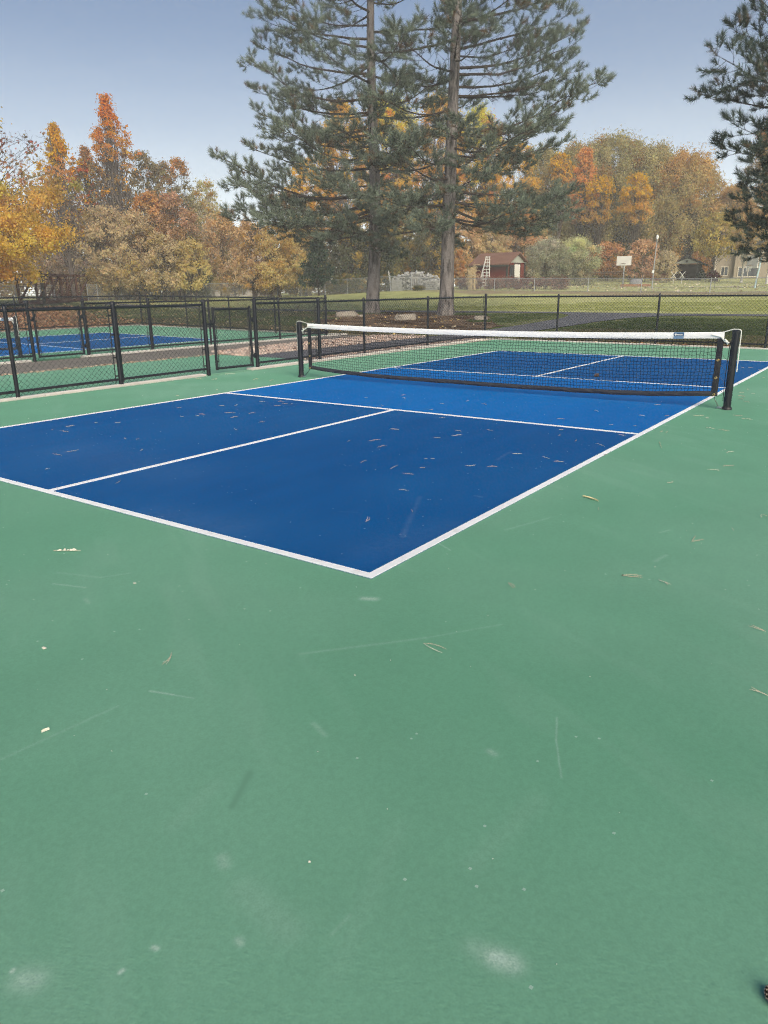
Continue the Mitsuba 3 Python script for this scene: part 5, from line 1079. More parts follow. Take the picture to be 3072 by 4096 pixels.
def hollow(F, a, b, z, w, h, t, d):
    m = MB()
    for q in (boxl(F, a, b - d / 2, z - t / 2, w / 2 + t, d / 2, t / 2), boxl(F, a, b - d / 2, z + h + t / 2, w / 2 + t, d / 2, t / 2), boxl(F, a - w / 2 - t / 2, b - d / 2, z + h / 2, t / 2, d / 2, h / 2), boxl(F, a + w / 2 + t / 2, b - d / 2, z + h / 2, t / 2, d / 2, h / 2)): m.add(*q)
    return m.done()
def gable_roof(F, a0, a1, b0, b1, z, rise, over, th=.12):
    """ridge along local u"""
    bm = (b0 + b1) / 2; v = []
    for a in (a0 - over, a1 + over):
        for (b, zz) in ((b0 - over, z - over * rise / ((b1 - b0) / 2)), (bm, z + rise), (b1 + over, z - over * rise / ((b1 - b0) / 2))):
            v += [F(a, b, zz), F(a, b, zz + th)]
    v = np.array(v); f = [[1, 7, 9, 3], [3, 9, 11, 5], [0, 2, 8, 6], [2, 4, 10, 8], [0, 1, 3, 2], [2, 3, 5, 4], [6, 8, 9, 7], [8, 10, 11, 9], [0, 6, 7, 1], [4, 5, 11, 10]]
    return v, np.array(f)
def gable_tri(F, a, b0, b1, z, rise, th):
    bm = (b0 + b1) / 2; v = [F(a + s * th / 2, b, zz) for s in (-1, 1) for b, zz in ((b0, z), (b1, z), (bm, z + rise))]
    return np.array(v), np.array([[0, 1, 2], [5, 4, 3], [0, 3, 4], [0, 4, 1], [1, 4, 5], [1, 5, 2], [2, 5, 3], [2, 3, 0]])

def build_far():
    left = [(-51.2, 17), (-51.1, 21.09), (-51.1, 23.13), (-51.3, 24.4)]
    far_fence('galvanised chain link fence left of the rusty footbridge', split(left, 2.6), 1.25)
    mid = [(-50.65, 26.9), (-50.5, 27.72), (-50.32, 29.9), (-48.21, 37.4), (-44.46, 42.74), (-40.15, 44.57), (-35.98, 45.95), (-31.89, 46.6)]
    far_fence('long galvanised chain link fence in front of the thicket on the left', split(mid, 2.7), 1.28)
    right = [(-31.3, 46.9), (-24.42, 48.0), (-20.81, 48.0), (-16.2, 47.7), (-12.0, 47.35), (-7.07, 46.8), (-2.9, 46.6), (1.2, 46.4), (5.5, 46.2)]
    far_fence('low galvanised chain link fence across the far lawn on the right', right, 1.0)
    # ---- rusty footbridge
    k = thing('footbridge', 'rusty steel truss footbridge beyond the fence at the left', 'bridge')
    A, B = np.array([-46.7, 20.9, 0]), np.array([-55.6, 32.9, 0]); u = (B - A) / np.linalg.norm(B - A); w = np.array([u[1], -u[0], 0]) * (-1 if u[0] * 0 > 0 else 1); w = w if w @ np.array([-.6, .8, 0]) > 0 else -w; zb = float(T(-46.7, 20.9)) + .15; L = 12.0
    A = A - u * .0; slope = .012
    for s, off in ((0, 0.0), (1, 1.9)):
        m = MB(); P = lambda t, h: A + u * t + w * off + np.array([0, 0, zb + h + slope * t])
        for h in (.1, 1.95): m.bar(P(0, h), P(L, h), .17)
        for i in range(5):
            m.bar(P(i * L / 4, .1), P(i * L / 4, 1.95), .15)
            if i < 4: m.bar(P(i * L / 4, .1), P((i + 1) * L / 4, 1.95), .12)
        part(k, 'truss', m.done(), 'rusty_steel')
        for i in range(9): part(k, 'rail', MB().bar(P(0, .3 + i * .17) + w * .07, P(L, .3 + i * .17) + w * .07, .035).done(), 'rusty_steel')
    part(k, 'deck', MB().bar(A + w * .95 + [0, 0, zb + .0], A + u * L + w * .95 + [0, 0, zb + slope * L], 1.75, .12).done(), 'rusty_steel')
    part(k, 'end_post', MB().bar(A - u * .3 + [0, 0, zb - .7], A - u * .3 + [0, 0, zb + 2.2], .17).done(), 'dark_trim')
    # ---- pale house behind the thicket
    F = frame_at(-62.2, 53.2, math.radians(48)); k = thing('house', 'pale house glimpsed through the thicket on the left', 'house')
    part(k, 'wall', boxl(F, 0, 3, 3.2, 4.6, 3, 3.2), 'cream_stucco'); part(k, 'roof', gable_roof(F, -4.6, 4.6, 0, 6, 6.4, 1.4, .4), 'dark_shingle')
    for a in (-3, -.6, 2.2):
        for z in (1.0, 3.9): window(k, F, a, 0, z, 1.0, 1.3)
    # ---- red shed
    yaw = math.atan2(52.3 - 52.95, -25.9 + 29.3); F = frame_at(-29.2, 53.1, math.radians(-6.5)); k = thing('garden_shed', 'dark red shed with a brown gable roof and a white door', 'shed')
    base_z = float(T(-29.2, 53.1)); D_ = 2.9; Ls = 3.6; h = 2.1
    part(k, 'wall', boxl(F, Ls / 2, D_ / 2, h / 2, Ls / 2, D_ / 2, h / 2), 'red_siding')
    part(k, 'roof', gable_roof(F, 0, Ls, 0, D_, h, .82, .38), 'brown_shingle')
    part(k, 'gable_panel', gable_tri(F, Ls + .01, .05, D_ - .05, h, .76, .06), 'pale_gable')
    part(k, 'fascia', MB().add(*boxl(F, Ls / 2, -.36, h - .26, Ls / 2 + .38, .02, .08)).done(), 'dark_trim')
    G = lambda a, b, c: F(Ls + .02 - b, a, c)          # the gable wall's own frame
    part(k, 'corner_board', boxl(F, Ls + .005, .0, h / 2, .07, .07, h / 2), 'dark_trim'); part(k, 'corner_board', boxl(F, Ls + .005, D_, h / 2, .07, .07, h / 2), 'dark_trim')
    d = part(k, 'door', boxl(G, 1.55, -.03, .98, .45, .03, .98), 'white_wood'); part(d, 'frame', hollow(G, 1.55, .0, .03, .94, 1.95, .07, .05), 'dark_trim')
    window(k, G, .62, 0, 1.0, .42, .8, cross=False, trim='dark_trim')
    for a in (1.0, 1.45): part(k, 'wall_board', boxl(F, a, -.03, .7, .09, .02, .7), 'weathered_wood')
    # ---- tripod ladder
    x, y = -26.94, 51.06; z = float(T(x, y)); k = thing('orchard_ladder', 'white tripod orchard ladder standing in front of the red shed', 'ladder')
    H = 2.75; u = np.array([.86, .5, 0])
    lf, rf, tl, tr_ = [np.array([x, y, z]) + u * a + [0, 0, b] for a, b in ((-.62, 0), (.38, 0), (.05, H), (.32, H))]
    part(k, 'stile', MB().bar(lf, tl, .075).done(), 'white_wood'); part(k, 'stile', MB().bar(rf, tr_, .075).done(), 'white_wood')
    for i in range(1, 10): t = i / 10; part(k, 'rung', MB().bar(lf + (tl - lf) * t, rf + (tr_ - rf) * t, .05).done(), 'white_wood')
    part(k, 'prop_leg', MB().bar(np.array([x, y, z]) + u * -.1 + [-.5, 1.1, 0], (tl + tr_) / 2, .07).done(), 'white_wood')
    # ---- corn stalks
    rng = np.random.default_rng(8); x, y = -26.95, 48.6; z = float(T(x, y)); k = thing('corn_shock', 'bundle of dry corn stalks standing at the far fence', 'corn stalks')
    P, R = [], []
    for i in range(34):
        a = rng.uniform(0, 6.28); q = rng.uniform(.05, .42); h = rng.uniform(1.7, 2.15); b0 = np.array([x + math.cos(a) * q, y + math.sin(a) * q, z]); b1 = b0 + [math.cos(a) * (.12 - q * .3), math.sin(a) * (.12 - q * .3), h * rng.uniform(.75, 1.1)]
        P.append([b0, b0 * .66 + b1 * .34, b0 * .33 + b1 * .67 + rng.normal(0, .03, 3), b1 + rng.normal(0, .06, 3)]); R.append([.02, .018, .015, .008])
        for w in range(4):
            s = b0 + (b1 - b0) * rng.uniform(.2, .95); d = rng.normal(0, 1, 3); d[2] = .3; e = s + d * .22
            P.append([s, s + d * .1 + [0, 0, .04], s + d * .17, e - [0, 0, .16]]); R.append([.014, .02, .018, .004])
    part(k, 'stalks', tubes(np.array(P), np.array(R), 4), 'corn_straw', kind='stuff')
    part(k, 'twine', MB().tube([(x + .36 * math.cos(a), y + .36 * math.sin(a), z + 1.2) for a in np.linspace(0, 6.4, 20)], [.015] * 20, 5).done(), 'weathered_wood')
    # ---- split wood pile: every log of the heap
    rng = np.random.default_rng(12); u = np.array([4.71, 1.33, 0]); u /= np.linalg.norm(u); v = np.array([-u[1], u[0], 0]); O = np.array([-34.2, 46.9, 0])
    k = thing('wood_pile', 'heap of silvery split logs between the two pine trunks', 'wood pile')
    hp = lambda a: np.interp(a, [0, .4, 1.3, 2.4, 3.2, 4.3, 4.9], [.85, 1.25, 1.45, 1.55, 1.4, .95, .25])
    logs = []
    for a in np.arange(.1, 4.9, .27):
        for zz in np.arange(.09, hp(a), .17):
            for b in (0, .35): logs.append((a + rng.normal(0, .06), b + rng.normal(0, .08), zz + rng.normal(0, .03)))
    for (a, b, zz) in logs[:290]:
        c = O + u * a + v * b; c[2] = float(T(c[0], c[1])) + zz
        d = u * rng.normal(0, .8) - v * rng.uniform(.2, 1.0) + np.array([0, 0, rng.normal(0, .3)]); d /= np.linalg.norm(d); l = rng.uniform(.14, .26)
        m = trimesh.creation.cylinder(radius=rng.uniform(.06, .11), height=2 * l, sections=5); m.vertices[:, :2] *= rng.uniform(.8, 1.2, 2)
        M = trimesh.geometry.align_vectors([0, 0, 1], d); m.apply_transform(M)
        part(k, 'log', (m.vertices + c, m.faces), 'weathered_wood')
    def leaning(name, label, a, b, w, h, slats, vertical, lean, cat='pallet', gap=.5):
        kk = thing(name, label, cat); c0 = O + u * a + v * b; z0 = float(T(c0[0], c0[1])); tip = v * lean + np.array([0, 0, 1.0]); tip /= np.linalg.norm(tip)
        for i in range(slats):
            s = (i + .5) / slats
            if vertical: part(kk, 'slat', MB().bar(c0 + u * w * s + [0, 0, z0], c0 + u * w * s + [0, 0, z0] + tip * h, w / slats * gap * 1.0, .03).done(), 'weathered_wood')
            else: part(kk, 'slat', MB().bar(c0 + [0, 0, z0] + tip * h * s, c0 + u * w + [0, 0, z0] + tip * h * s, .03, h / slats * gap).done(), 'weathered_wood')
        for q in (.12, .88):
            if vertical: part(kk, 'cross_board', MB().bar(c0 + v * .03 + [0, 0, z0] + tip * h * q, c0 + u * w + v * .03 + [0, 0, z0] + tip * h * q, .03, .09).done(), 'weathered_wood')
            else: part(kk, 'cross_board', MB().bar(c0 + u * w * q + v * .03 + [0, 0, z0], c0 + u * w * q + v * .03 + [0, 0, z0] + tip * h, .09, .03).done(), 'weathered_wood')
    leaning('plank_panel', 'grey boarded panel leaning at the left end of the wood pile', .1, -.45, 1.0, 1.0, 8, False, .1, 'panel', .9)
    leaning('pallet', 'upright pale pallet with vertical slats in the middle of the wood pile', 1.95, -.5, .95, 1.25, 6, True, .15)
    leaning('pallet', 'low stack of horizontal boards at the right of the wood pile', 3.25, -.45, 1.15, .85, 5, False, .1)
    k = thing('white_stake', 'pale leaning stake behind the boarded panel', 'stake'); c = O + u * .0 + v * -.2; z0 = float(T(c[0], c[1])); part(k, 'shaft', MB().bar(c + [0, 0, z0], c - u * .25 + [0, 0, z0 + 1.75], .07).done(), 'white_wood')
    tree(900, 'shrub', *(O + u * 2.75 - v * .75)[:2], 1.85, 1.0, .5, 'darkolive', .8, 'small brown brush heap in front of the wood pile')
    # ---- russet bramble hedges behind the right fence
    for n, (xa, ya, xb, yb, lab) in enumerate([(-28.6, 49.6, -25.9, 50.2, 'low russet bramble left of the red shed behind the far fence'), (-25.6, 50.2, -22.6, 50.6, 'low russet bramble in front of the red shed door'), (-22.4, 50.6, -19.0, 50.9, 'pale tipped russet bramble under the grey green shrub')]):
        kk = thing('bramble_hedge', lab, 'hedge'); rg = np.random.default_rng(60 + n); K = 46; t = rg.uniform(0, 1, K)
        C = np.stack([xa + (xb - xa) * t, ya + (yb - ya) * t + rg.normal(0, .2, K), 0 * t], 1); C[:, 2] = T(C[:, 0], C[:, 1]) + rg.uniform(.1, .85, K)
        cols = np.array([(.20, .09, .07), (.30, .15, .12), (.42, .26, .2)])[rg.integers(0, 3, K)]
        v_, f_, c_ = leaf_mesh(rg, C, np.full((K, 3), .26), 70, .085, cols); part(kk, 'foliage', (v_, f_), 'leaf', color=c_, kind='stuff')
        P = np.stack([np.c_[C[:, :2], T(C[:, 0], C[:, 1])], C * [1, 1, 1] + rg.normal(0, .05, (K, 3)), C + np.c_[rg.normal(0, .2, (K, 2)), rg.uniform(.1, .35, K)]], 1); part(kk, 'stem', tubes(P, np.tile([.012, .009, .004], (K, 1)), 4), 'twig_bark', kind='stuff')
    # ---- leaning net frame
    k = thing('practice_net', 'leaning grey pipe frame with dark netting beside the grey green shrub', 'net'); p = [np.array(q) for q in ((-18.6, 53.0), (-18.3, 53.6), (-15.7, 54.6), (-15.6, 54.2))]
    zq = float(T(-17, 54)); fr = MB(); fr.tube([(*p[0], zq), (*p[1], zq + 1.28), (*p[2], zq + 1.28), (*p[3], zq)], [.028] * 4, 8); part(k, 'frame', fr.done(), 'grey_bark', smooth=40)
    v_, f_ = link_fabric(p[1], p[2], .05, 1.26, r=.004, d=.05, coarse=True); v_ = v_.copy(); v_[:, 2] += zq; part(k, 'netting', (v_, f_), 'dark_trim', kind='stuff')
    # ---- basketball hoops
    def hoop(label, x, y, zb, board_mat, pole_mat, facing, arm, lean=(0, 0), w=1.25, hb=.78):
        z = float(T(x, y)); k = thing('basketball_hoop', label, 'basketball hoop'); f = np.array([math.cos(facing), math.sin(facing), 0]); s = np.array([-f[1], f[0], 0])
        top = np.array([x + lean[0], y + lean[1], zb + .3]); part(k, 'pole', MB().tube([(x, y, z - .1), top], [.075, .06], 12).done(), pole_mat, smooth=40)
        c = np.array([x, y, zb]) + f * arm + np.array([lean[0], lean[1], 0]); m = MB(); m.bar(c - s * w / 2, c + s * w / 2, .04, hb); part(k, 'backboard', m.done(), board_mat)
        part(k, 'arm', MB().bar(top - [0, 0, .25], c - [0, 0, .2], .07).bar(top - [0, 0, .75], c - [0, 0, .3], .05).done(), 'weathered_wood')
        rc = c + f * .28 - [0, 0, hb * .28]; t = trimesh.creation.torus(.22, .012, 20, 6); part(k, 'rim', (t.vertices + rc, t.faces), 'rusty_steel', smooth=40)
        nt = MB()
        for i in range(10): a = i * .628; nt.tube([rc + [.22 * math.cos(a), .22 * math.sin(a), 0], rc + [.13 * math.cos(a + .3), .13 * math.sin(a + .3), -.4]], [.006, .006], 4)
        part(k, 'hoop_net', nt.done(), 'white_rope')
    fa = math.atan2(CAM[1] - 58, CAM[0] + 17)
    hoop('white basketball backboard on a grey pole in front of the pinkish tree', -16.95, 58.3, 3.75, 'white_wood', 'galvanised', fa - .15, .35)
    hoop('white basketball backboard on a leaning pale blue pole at the right edge', -5.39, 53.66, 3.2, 'white_wood', 'pale_blue_paint', math.radians(232), .75, (.18, .05), 1.1, .9)
    # ---- grey tarp heap, plank, light pole
    k = thing('tarp_heap', 'small grey tarp covered heap beyond the far fence', 'tarp'); v_, f_ = rock(np.random.default_rng(3), (.52, .4, .42), 3, .3); part(k, 'cover', (v_ + [-15.6, 57.6, float(T(-15.6, 57.6)) + .2], f_), 'grey_tarp', smooth=30)
    k = thing('timber_edge', 'orange brown timber lying in front of the grey tarp heap', 'timber'); part(k, 'beam', MB().bar((-16.4, 56.0, float(T(-16.4, 56)) + .12), (-14.0, 56.6, float(T(-14, 56.6)) + .12), .18, .2).done(), 'orange_plank')
    x, y = -12.28, 51.08; z = float(T(x, y)); k = thing('lamp_post', 'tall thin pale lamp post beyond the far fence', 'lamp post')
    part(k, 'pole', MB().tube([(x, y, z - .2), (x, y, z + 2), (x + .05, y, 5.0)], [.045, .038, .03], 10).done(), 'galvanised', smooth=40)
    part(k, 'lamp_head', MB().tube([(x + .05, y, 5.0), (x + .05, y, 5.1), (x + .05, y, 5.26), (x + .05, y, 5.32)], [.05, .10, .09, .03], 12).done(), 'white_tape', smooth=40)
    part(k, 'junction_box', MB().box((x - .02, y - .06, z + 1.35), (.07, .05, .11)).done(), 'white_tape')
    # ---- dark brown shed with pale gable, and the two crossed boards
    F = frame_at(-16.1, 70.0, math.radians(13)); k = thing('garden_house', 'dark brown garden house with a pale gable and a small chimney', 'shed')
    part(k, 'wall', boxl(F, 1.5, 1.5, .75, 1.45, 1.5, .75), 'dark_brown_wall'); G = lambda a, b, c: F(1.5 + b - 1.5, a, c)
    Fr = lambda a, b, c: F(b, a, c)
    part(k, 'roof', gable_roof(Fr, 0, 3, .05, 2.95, 1.55, .6, .5), 'dark_shingle'); part(k, 'gable_panel', gable_tri(Fr, -.46, .3, 2.7, 1.57, .48, .06), 'pale_gable')
    part(k, 'chimney', boxl(F, 1.5, 1.6, 2.2, .3, .28, .3), 'dark_shingle'); part(k, 'gable_vent', boxl(F, 1.5, -.50, 1.78, .11, .02, .09), 'dark_trim')
    part(k, 'post', boxl(F, 2.55, -.3, .74, .05, .05, .74), 'dark_trim'); part(k, 'post', boxl(F, .4, -.3, .74, .05, .05, .74), 'dark_trim')
    part(k, 'low_wall', boxl(F, -.9, .2, .35, .9, .15, .35), 'red_siding')
    for n, (dx, lab) in enumerate(((-.36, 'left of two white crossed boards forming an X in front of the garden house'), (.36, 'right of two white crossed boards forming an X in front of the garden house'))):
        c = np.array([-13.27 + dx * .98, 62.2 + dx * .2, 0]); zc = float(T(c[0], c[1])); kk = thing('crossed_boards', lab, 'wooden cross'); uu = np.array([.98, .2, 0])
        for s in (-1, 1): part(kk, 'board', MB().bar(c - uu * .24 * s + [0, s * .02, zc + .42], c + uu * .24 * s + [0, s * .02, zc + 1.05], .09, .04).done(), 'white_wood')
        part(kk, 'post', MB().bar(c + [0, .05, zc - .1], c + [0, .05, zc + .75], .05).done(), 'white_wood')
    # ---- beige house
    F = frame_at(-13.0, 74.9, math.radians(8)); k = thing('house', 'beige two storey house with white framed windows at the right edge', 'house')
    part(k, 'wall', boxl(F, .95, 4.0, 2.05, .95, 3.0, 2.05), 'beige_siding'); part(k, 'wall', boxl(F, 5.5, 3.9, 2.05, 3.6, 3.6, 2.05), 'beige_siding')
    part(k, 'roof', gable_roof(F, 0, 9.1, .4, 7.4, 4.1, 1.0, .3), 'dark_shingle')
    for a, b in ((1.93, .98), (0.03, .98), (9.1, .28)): part(k, 'corner_trim', boxl(F, a, b, 2.05, .09, .03, 2.05), 'cream_trim')
    window(k, F, 1.15, 1.0, 2.45, .55, 1.35); window(k, F, 3.4, .3, 2.45, 1.9, 1.15); window(k, F, 3.2, .3, .15, 1.75, .85); window(k, F, .95, 1.0, .3, .6, .8); window(k, F, 7.0, .3, .2, 1.2, .8); window(k, F, 7.0, .3, 2.45, 1.5, 1.15)
    # ---- boulders in the mulch, stone at its right end
    for n, (x, y, s, lab) in enumerate([(-19.6, 21.7, (.56, .36, .26), 'flat topped tan boulder left of the left pine trunk'), (-14.6, 19.9, (.52, .36, .26), 'wedge shaped tan boulder between the pine trunks'), (-10.9, 20.4, (.30, .22, .2), 'small pale stone at the right end of the bark bed'), (-18.65, 21.75, (.16, .12, .1), 'broken stone beside the flat topped boulder')]):
        v_, f_ = rock(np.random.default_rng(70 + n), s, 3, .3); cs, sn = math.cos(.5 + n), math.sin(.5 + n); a_ = math.atan2(_r[1], _r[0]); v_ = np.c_[v_[:, 0] * math.cos(a_) - v_[:, 1] * math.sin(a_), v_[:, 0] * math.sin(a_) + v_[:, 1] * math.cos(a_), np.minimum(v_[:, 2], s[2] * .72 + .06 * v_[:, 0])]
        solo('boulder', (v_ + [x, y, float(T(x, y)) + s[2] * .35], f_), 'boulder_stone', lab, 'rock', smooth=25)
    # small things in the gardens
    for x, y, lab in ((-7.9, 52.0, 'thin dark stake with a white tip on the garden lawn'), (-4.9, 51.3, 'thin dark stake near the leaning blue pole')):
        kk = thing('garden_stake', lab, 'stake'); z = float(T(x, y)); part(kk, 'shaft', MB().tube([(x, y, z - .05), (x, y, z + .75)], [.018, .018], 6).done(), 'dark_trim'); part(kk, 'tip', MB().tube([(x, y, z + .75), (x, y, z + .86)], [.05, .03], 8).done(), 'white_tape')
# ---------------------------------------------------------------- small things lying on the courts
def blade(rng, a, b, w, z=.007, curl=None, n=7):
    """a dry needle or narrow leaf from a to b lying on the paint, tapering and slightly bowed"""
    a, b = np.array(a, float), np.array(b, float); L = np.linalg.norm(b - a); d = (b - a) / L; s = np.array([-d[1], d[0]])
    t = np.linspace(0, 1, n); bow = (rng.uniform(-.16, .16) if curl is None else curl) * L
    P = np.zeros((n, 3)); P[:, :2] = a + np.outer(t * L, d) + np.outer(bow * np.sin(np.pi * t), s); P[:, 2] = z + w * .6 + np.abs(rng.normal(0, .0012)) + .004 * np.sin(np.pi * t) * rng.uniform(0, 1)
    return tubes(P[None], (w * (1 - .75 * (2 * t - 1) ** 4))[None] * np.ones((1, n)), 5, True)

def build_debris():
    rng = np.random.default_rng(99)
    tan = [(.74, .60, .47), (.66, .50, .38), (.80, .70, .60), (.60, .42, .33)]
    for i, c in enumerate(tan): dif('dry_needle_%s' % 'abcd'[i], c)
    dif('dry_leaf_a', (.80, .70, .42)); dif('dry_leaf_b', (.8, .74, .64)); dif('dry_leaf_c', (.30, .17, .1)); dif('pale_chip', (.72, .68, .6)); dif('cone_brown', (.10, .06, .045)); dif('cone_tip', (.42, .33, .27))
    W = 3.048
    def where(x, y):
        if abs(x) < W and abs(y) < 2.134: return 'on the bright blue strip beside the net', 'needles on the bright blue strip'
        if abs(x) < W and y < -2.134 and y > -6.7:
            return ('on the dark blue area left of the centre line', 'needles on the left dark blue area') if x < 0 else ('on the dark blue area right of the centre line', 'needles on the right dark blue area')
        if abs(x) < W and y > 0: return 'on the dark blue area beyond the net', 'needles beyond the net'
        if x < -W: return 'on the green margin by the side fence', 'needles by the side fence'
        if y > -4.2: return 'on the green margin beside the right net post', 'needles beside the right net post'
        return 'on the green surface in the foreground', 'needles on the foreground'
    spec = {}
    pairs = 0
    PL = ['V shaped pair of pine needles lying on the green right of the court', 'pine needle pair with a dark base, third pair from the right sideline corner', 'short forked pine needle pair right of the dark based pair', 'pine needle pair with hooked ends by the right edge of the picture', 'long pine needle pair cut by the right edge of the picture', 'bent pine needle at the right edge, farthest back of the pairs there',
          'pine needle pair beside the long white scratch in front of the near corner', 'tiny forked pine needle pair between the near corner and the dark based pair', 'pine needle pair lying alone on the green left of the near corner', 'pale forked twig on the dark blue paint near the sideline']
    for t in LITTER:
        kind = t[0]
        far = math.hypot(t[1] - CAM[0], t[2] - CAM[1])
        w = .0008 + .00012 * far
        if kind == 'pair':
            k = thing('pine_needle_pair' if pairs != 9 else 'forked_twig', PL[pairs], 'pine needles' if pairs != 9 else 'twig'); pairs += 1
            for q in range(3, len(t), 2): part(k, 'needle' if pairs != 10 else 'prong', blade(rng, t[1:3], t[q:q + 2], w), 'dry_needle_%s' % 'abcd'[rng.integers(4)], smooth=60)
            if pairs == 2: part(k, 'sheath', MB().tube([(t[1], t[2], .010), (t[1] + .006, t[2], .010)], [.003, .003], 6).done(), 'cone_brown')
        elif kind == 'leaf':
            n = spec['leaf'] = spec.get('leaf', 0) + 1
            lab = ['slender yellow willow leaf on the green right of the sideline', 'pale narrow leaf on the green near the left edge', 'small pale leaf in front of the right net post'][n - 1]
            a, b = np.array(t[1:3]), np.array(t[3:5]); L = np.linalg.norm(b - a); d = (b - a) / L; s = np.array([-d[1], d[0]]); q = np.linspace(0, 1, 9)
            c = a + np.outer(q * L, d) + np.outer(.06 * L * np.sin(np.pi * q), s); hw = .05 * L * np.sin(np.pi * q ** .8) + .0006
            V = np.concatenate([np.c_[c - s * hw[:, None], np.full(9, .012)], np.c_[c, np.full(9, .006)], np.c_[c + s * hw[:, None], np.full(9, .014)]]); i = np.arange(8)
            F = np.vstack([np.stack([i, i + 9, i + 10, i + 1], 1), np.stack([i + 9, i + 18, i + 19, i + 10], 1)])
            solo('fallen_leaf', (np.vstack([V, V - [0, 0, .0012]]), np.vstack([F, F[:, ::-1] + 27])), 'dry_leaf_%s' % 'abb'[n - 1], lab, 'leaf')
        else:
            wh, gr = where(t[1], t[2]); cu = rng.normal(0, .09); L = math.hypot(t[3] - t[1], t[4] - t[2]); m = 'abcd'[rng.integers(4)]
            dv = np.array([t[3] - t[1], t[4] - t[2]]) / max(L, 1e-6); across = abs(dv @ _r[:2]) > .75
            size = 'short' if L < .085 else 'long' if L > .16 else 'medium'; bend = 'bent' if abs(cu) > .09 else 'straight'
            x, y = (t[1] + t[3]) / 2, (t[2] + t[4]) / 2; by = min([(abs(y + 6.7), 'near the baseline'), (abs(abs(y) - 2.134), 'near the cross line'), (abs(abs(x) - 3.05), 'near the sideline'), (abs(x) * 1.0, 'near the centre line'), (abs(y), 'near the net'), (.85, '')])[1]
            solo('pine_needle', blade(rng, t[1:3], t[3:5], w, curl=cu), 'dry_needle_%s' % m, ' '.join(('%s %s %s pine needle %s %s%s' % (size, bend, {'a': 'tan', 'b': 'dull', 'c': 'pale', 'd': 'brown'}[m], wh.replace('lying ', '').replace('area left of the centre line', 'left half').replace('area right of the centre line', 'right half').replace(' beside the net', '').replace('the green margin ', 'green ').replace('beside the right net post', 'by the right post'), by, (' lying across' if across else ' pointing away') if len(by) < 12 else '')).split()), 'pine needle', gr, smooth=60)
    # crumbs: one mesh, far too small to count
    P = np.c_[rng.uniform(-5, 8.5, 900), rng.uniform(-9.2, 10, 900)]; r = rng.uniform(.0010, .0026, 900)
    V0 = np.array([[1, 0, 0], [0, 1, 0], [-1, 0, 0], [0, -1, 0], [0, 0, 1.0]]); F0 = np.array([[0, 1, 4], [1, 2, 4], [2, 3, 4], [3, 0, 4]])
    V = V0[None] * (r * rng.uniform(.6, 1.8, 900))[:, None, None]; V = V * np.array([1, 1, .7]) + np.c_[P, np.full(900, .0085)][:, None]
    solo('grit', (V.reshape(-1, 3), (F0[None] + (np.arange(900) * 5)[:, None, None]).reshape(-1, 3)), 'pale_chip', 'pale crumbs of grit scattered over the court paint', 'grit', kind='stuff')
    # pine cones: one at the right edge in front, one on the far blue area
    def cone(x, y, s, label, tilt, rz):
        k = thing('pine_cone', label, 'pine cone'); rg = np.random.default_rng(int(s * 1e4)); M = trimesh.transformations.euler_matrix(tilt, 0, rz)
        core = trimesh.creation.icosphere(2); core.vertices *= np.array([.55, .55, 1.0]) * s; core.apply_transform(M); part(k, 'core', (core.vertices + [x, y, s * .62], core.faces), 'cone_brown', smooth=40)
        sc = MB(); tp = MB()
        for i in range(70):
            h = -.92 + 1.84 * (i + .5) / 70; a = i * 2.39996; R = math.sqrt(1 - h * h) * .62 + .05
            d = np.array([math.cos(a), math.sin(a), .35 + .5 * h]); d /= np.linalg.norm(d); c = np.array([math.cos(a) * R * .55, math.sin(a) * R * .55, h]); e = np.cross(d, [0, 0, 1.0]); e /= np.linalg.norm(e); f_ = np.cross(e, d)
            o = c + d * (.42 * R + .12); q = np.array([c - e * .05, c + e * .05, o + e * .13, o - e * .13]); q = np.vstack([q + f_ * .03, q - f_ * .03]) * s
            q = q @ M[:3, :3].T + [x, y, s * .62]; sc.add(q, [[0, 1, 2, 3], [7, 6, 5, 4], [0, 4, 5, 1], [1, 5, 6, 2], [2, 6, 7, 3], [3, 7, 4, 0]])
            b = (o + f_ * .02) * s; m = trimesh.creation.icosphere(0); tp.add((m.vertices * np.array([.10, .10, .06]) * s + b) @ M[:3, :3].T + [x, y, s * .62], m.faces)
        part(k, 'scales', sc.done(), 'cone_brown', kind='stuff'); part(k, 'scale_tips', tp.done(), 'cone_tip', kind='stuff')
    cone(CONE[0] + .017, CONE[1], .024, 'brown pine cone cut by the right edge of the picture in the foreground', 1.25, .6)
    cone(CONE2[0], CONE2[1], .04, 'small brown pine cone beyond the net near the far centre line', 1.3, 2.0)
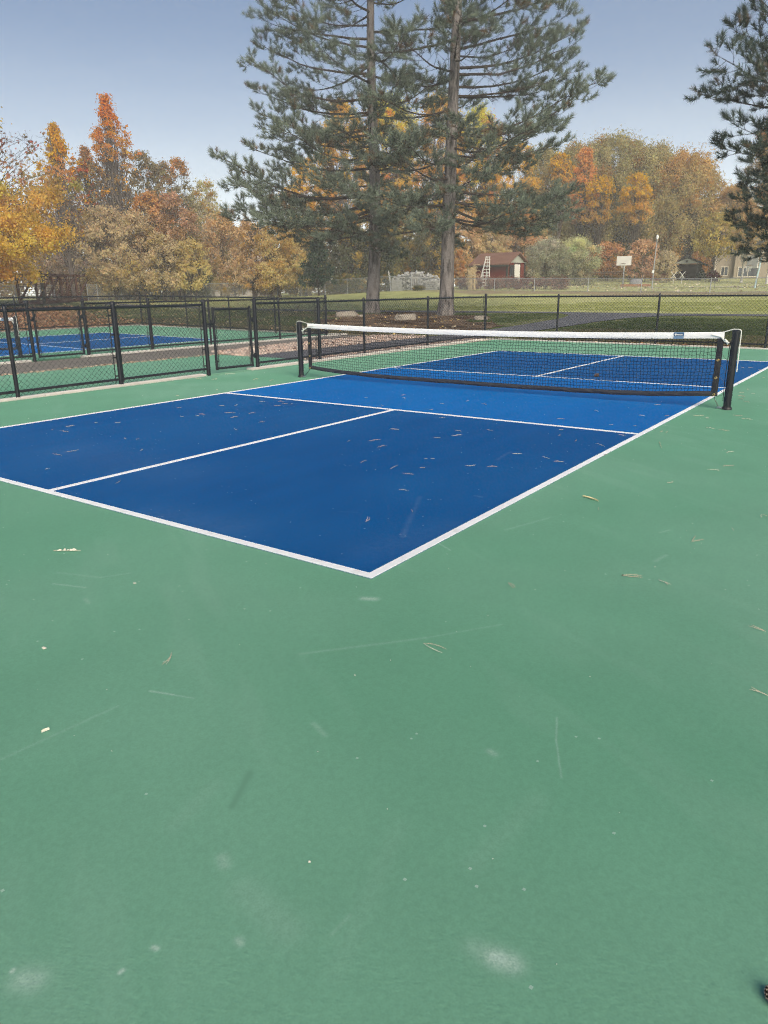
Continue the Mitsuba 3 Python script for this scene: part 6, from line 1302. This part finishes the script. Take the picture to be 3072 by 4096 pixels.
    # seed spike lying left of the court corner
    k = thing('seed_spike', 'tan dried seed spike on the green left of the near corner', 'seed spike'); x, y = SPIKE; d = np.array([.78, -.62]); d = np.array([math.cos(.62), math.sin(.62)])
    part(k, 'stem', MB().tube([(x - d[0] * .075, y - d[1] * .075, .006), (x, y, .008), (x + d[0] * .085, y + d[1] * .085, .006)], [.0014] * 3, 6).done(), 'dry_needle_a')
    m = MB()
    for i in range(26):
        t = rng.uniform(-1, 1); c = np.array([x, y, 0]) + np.r_[d * t * .06, 0] + [0, 0, .008 + abs(rng.normal(0, .005)) * (1 - abs(t) * .6)]; v, f = rock(rng, (.007, .004, .0035), 1, .2); m.add(v + c + rng.normal(0, .003, 3) * [1, 1, 0], f)
    part(k, 'husks', m.done(), 'dry_leaf_b', kind='stuff')
    for n, (x, y, s, mt, lab) in enumerate([(*CHIP, .012, 'pale_chip', 'scrap of white paper like husk on the green by the left edge'), (*HUSK, .009, 'pale_chip', 'small white seed lying on the green left of the near corner')]):
        v, f = rock(np.random.default_rng(n), (s, s * .6, s * .25), 2, .3); solo('seed_husk', (v + [x, y, .004], f), mt, lab, 'husk', smooth=40)

def build_haze(density):
    scene['air'] = {'type': 'homogeneous', 'albedo': {'type': 'rgb', 'value': [.95, .95, .95]}, 'sigma_t': {'type': 'rgb', 'value': [density] * 3}}  # added medium, imitates veiling lens glare and pales the far trees
    scene['haze'] = {'type': 'cube', 'to_world': TF().translate([-60, 55, 14.5]).scale([130, 85, 16.5]), 'bsdf': {'type': 'null'}, 'interior': {'type': 'ref', 'id': 'air'}}
    labels['haze'] = {'label': 'thin added haze softening the trees like veiling lens glare', 'category': 'haze', 'kind': 'stuff'}
    scene['camera']['medium'] = {'type': 'ref', 'id': 'air'}

make_materials()
build_ground(); build_courts(); build_fences()
net(0.0, lambda x: 0 * np.asarray(x, float), 'near court', (-3.466, .064), (3.405, .03), True)
net(-15.9, lambda x: Z2(x), 'second court', (-19.3, .04), (-12.55, .03), False)
build_pines(); build_wood()
for i, t in enumerate(TREES): tree(i, *t)
build_far(); build_litter_cover(); build_grass(); build_debris()
if HAZE: build_haze(HAZE)
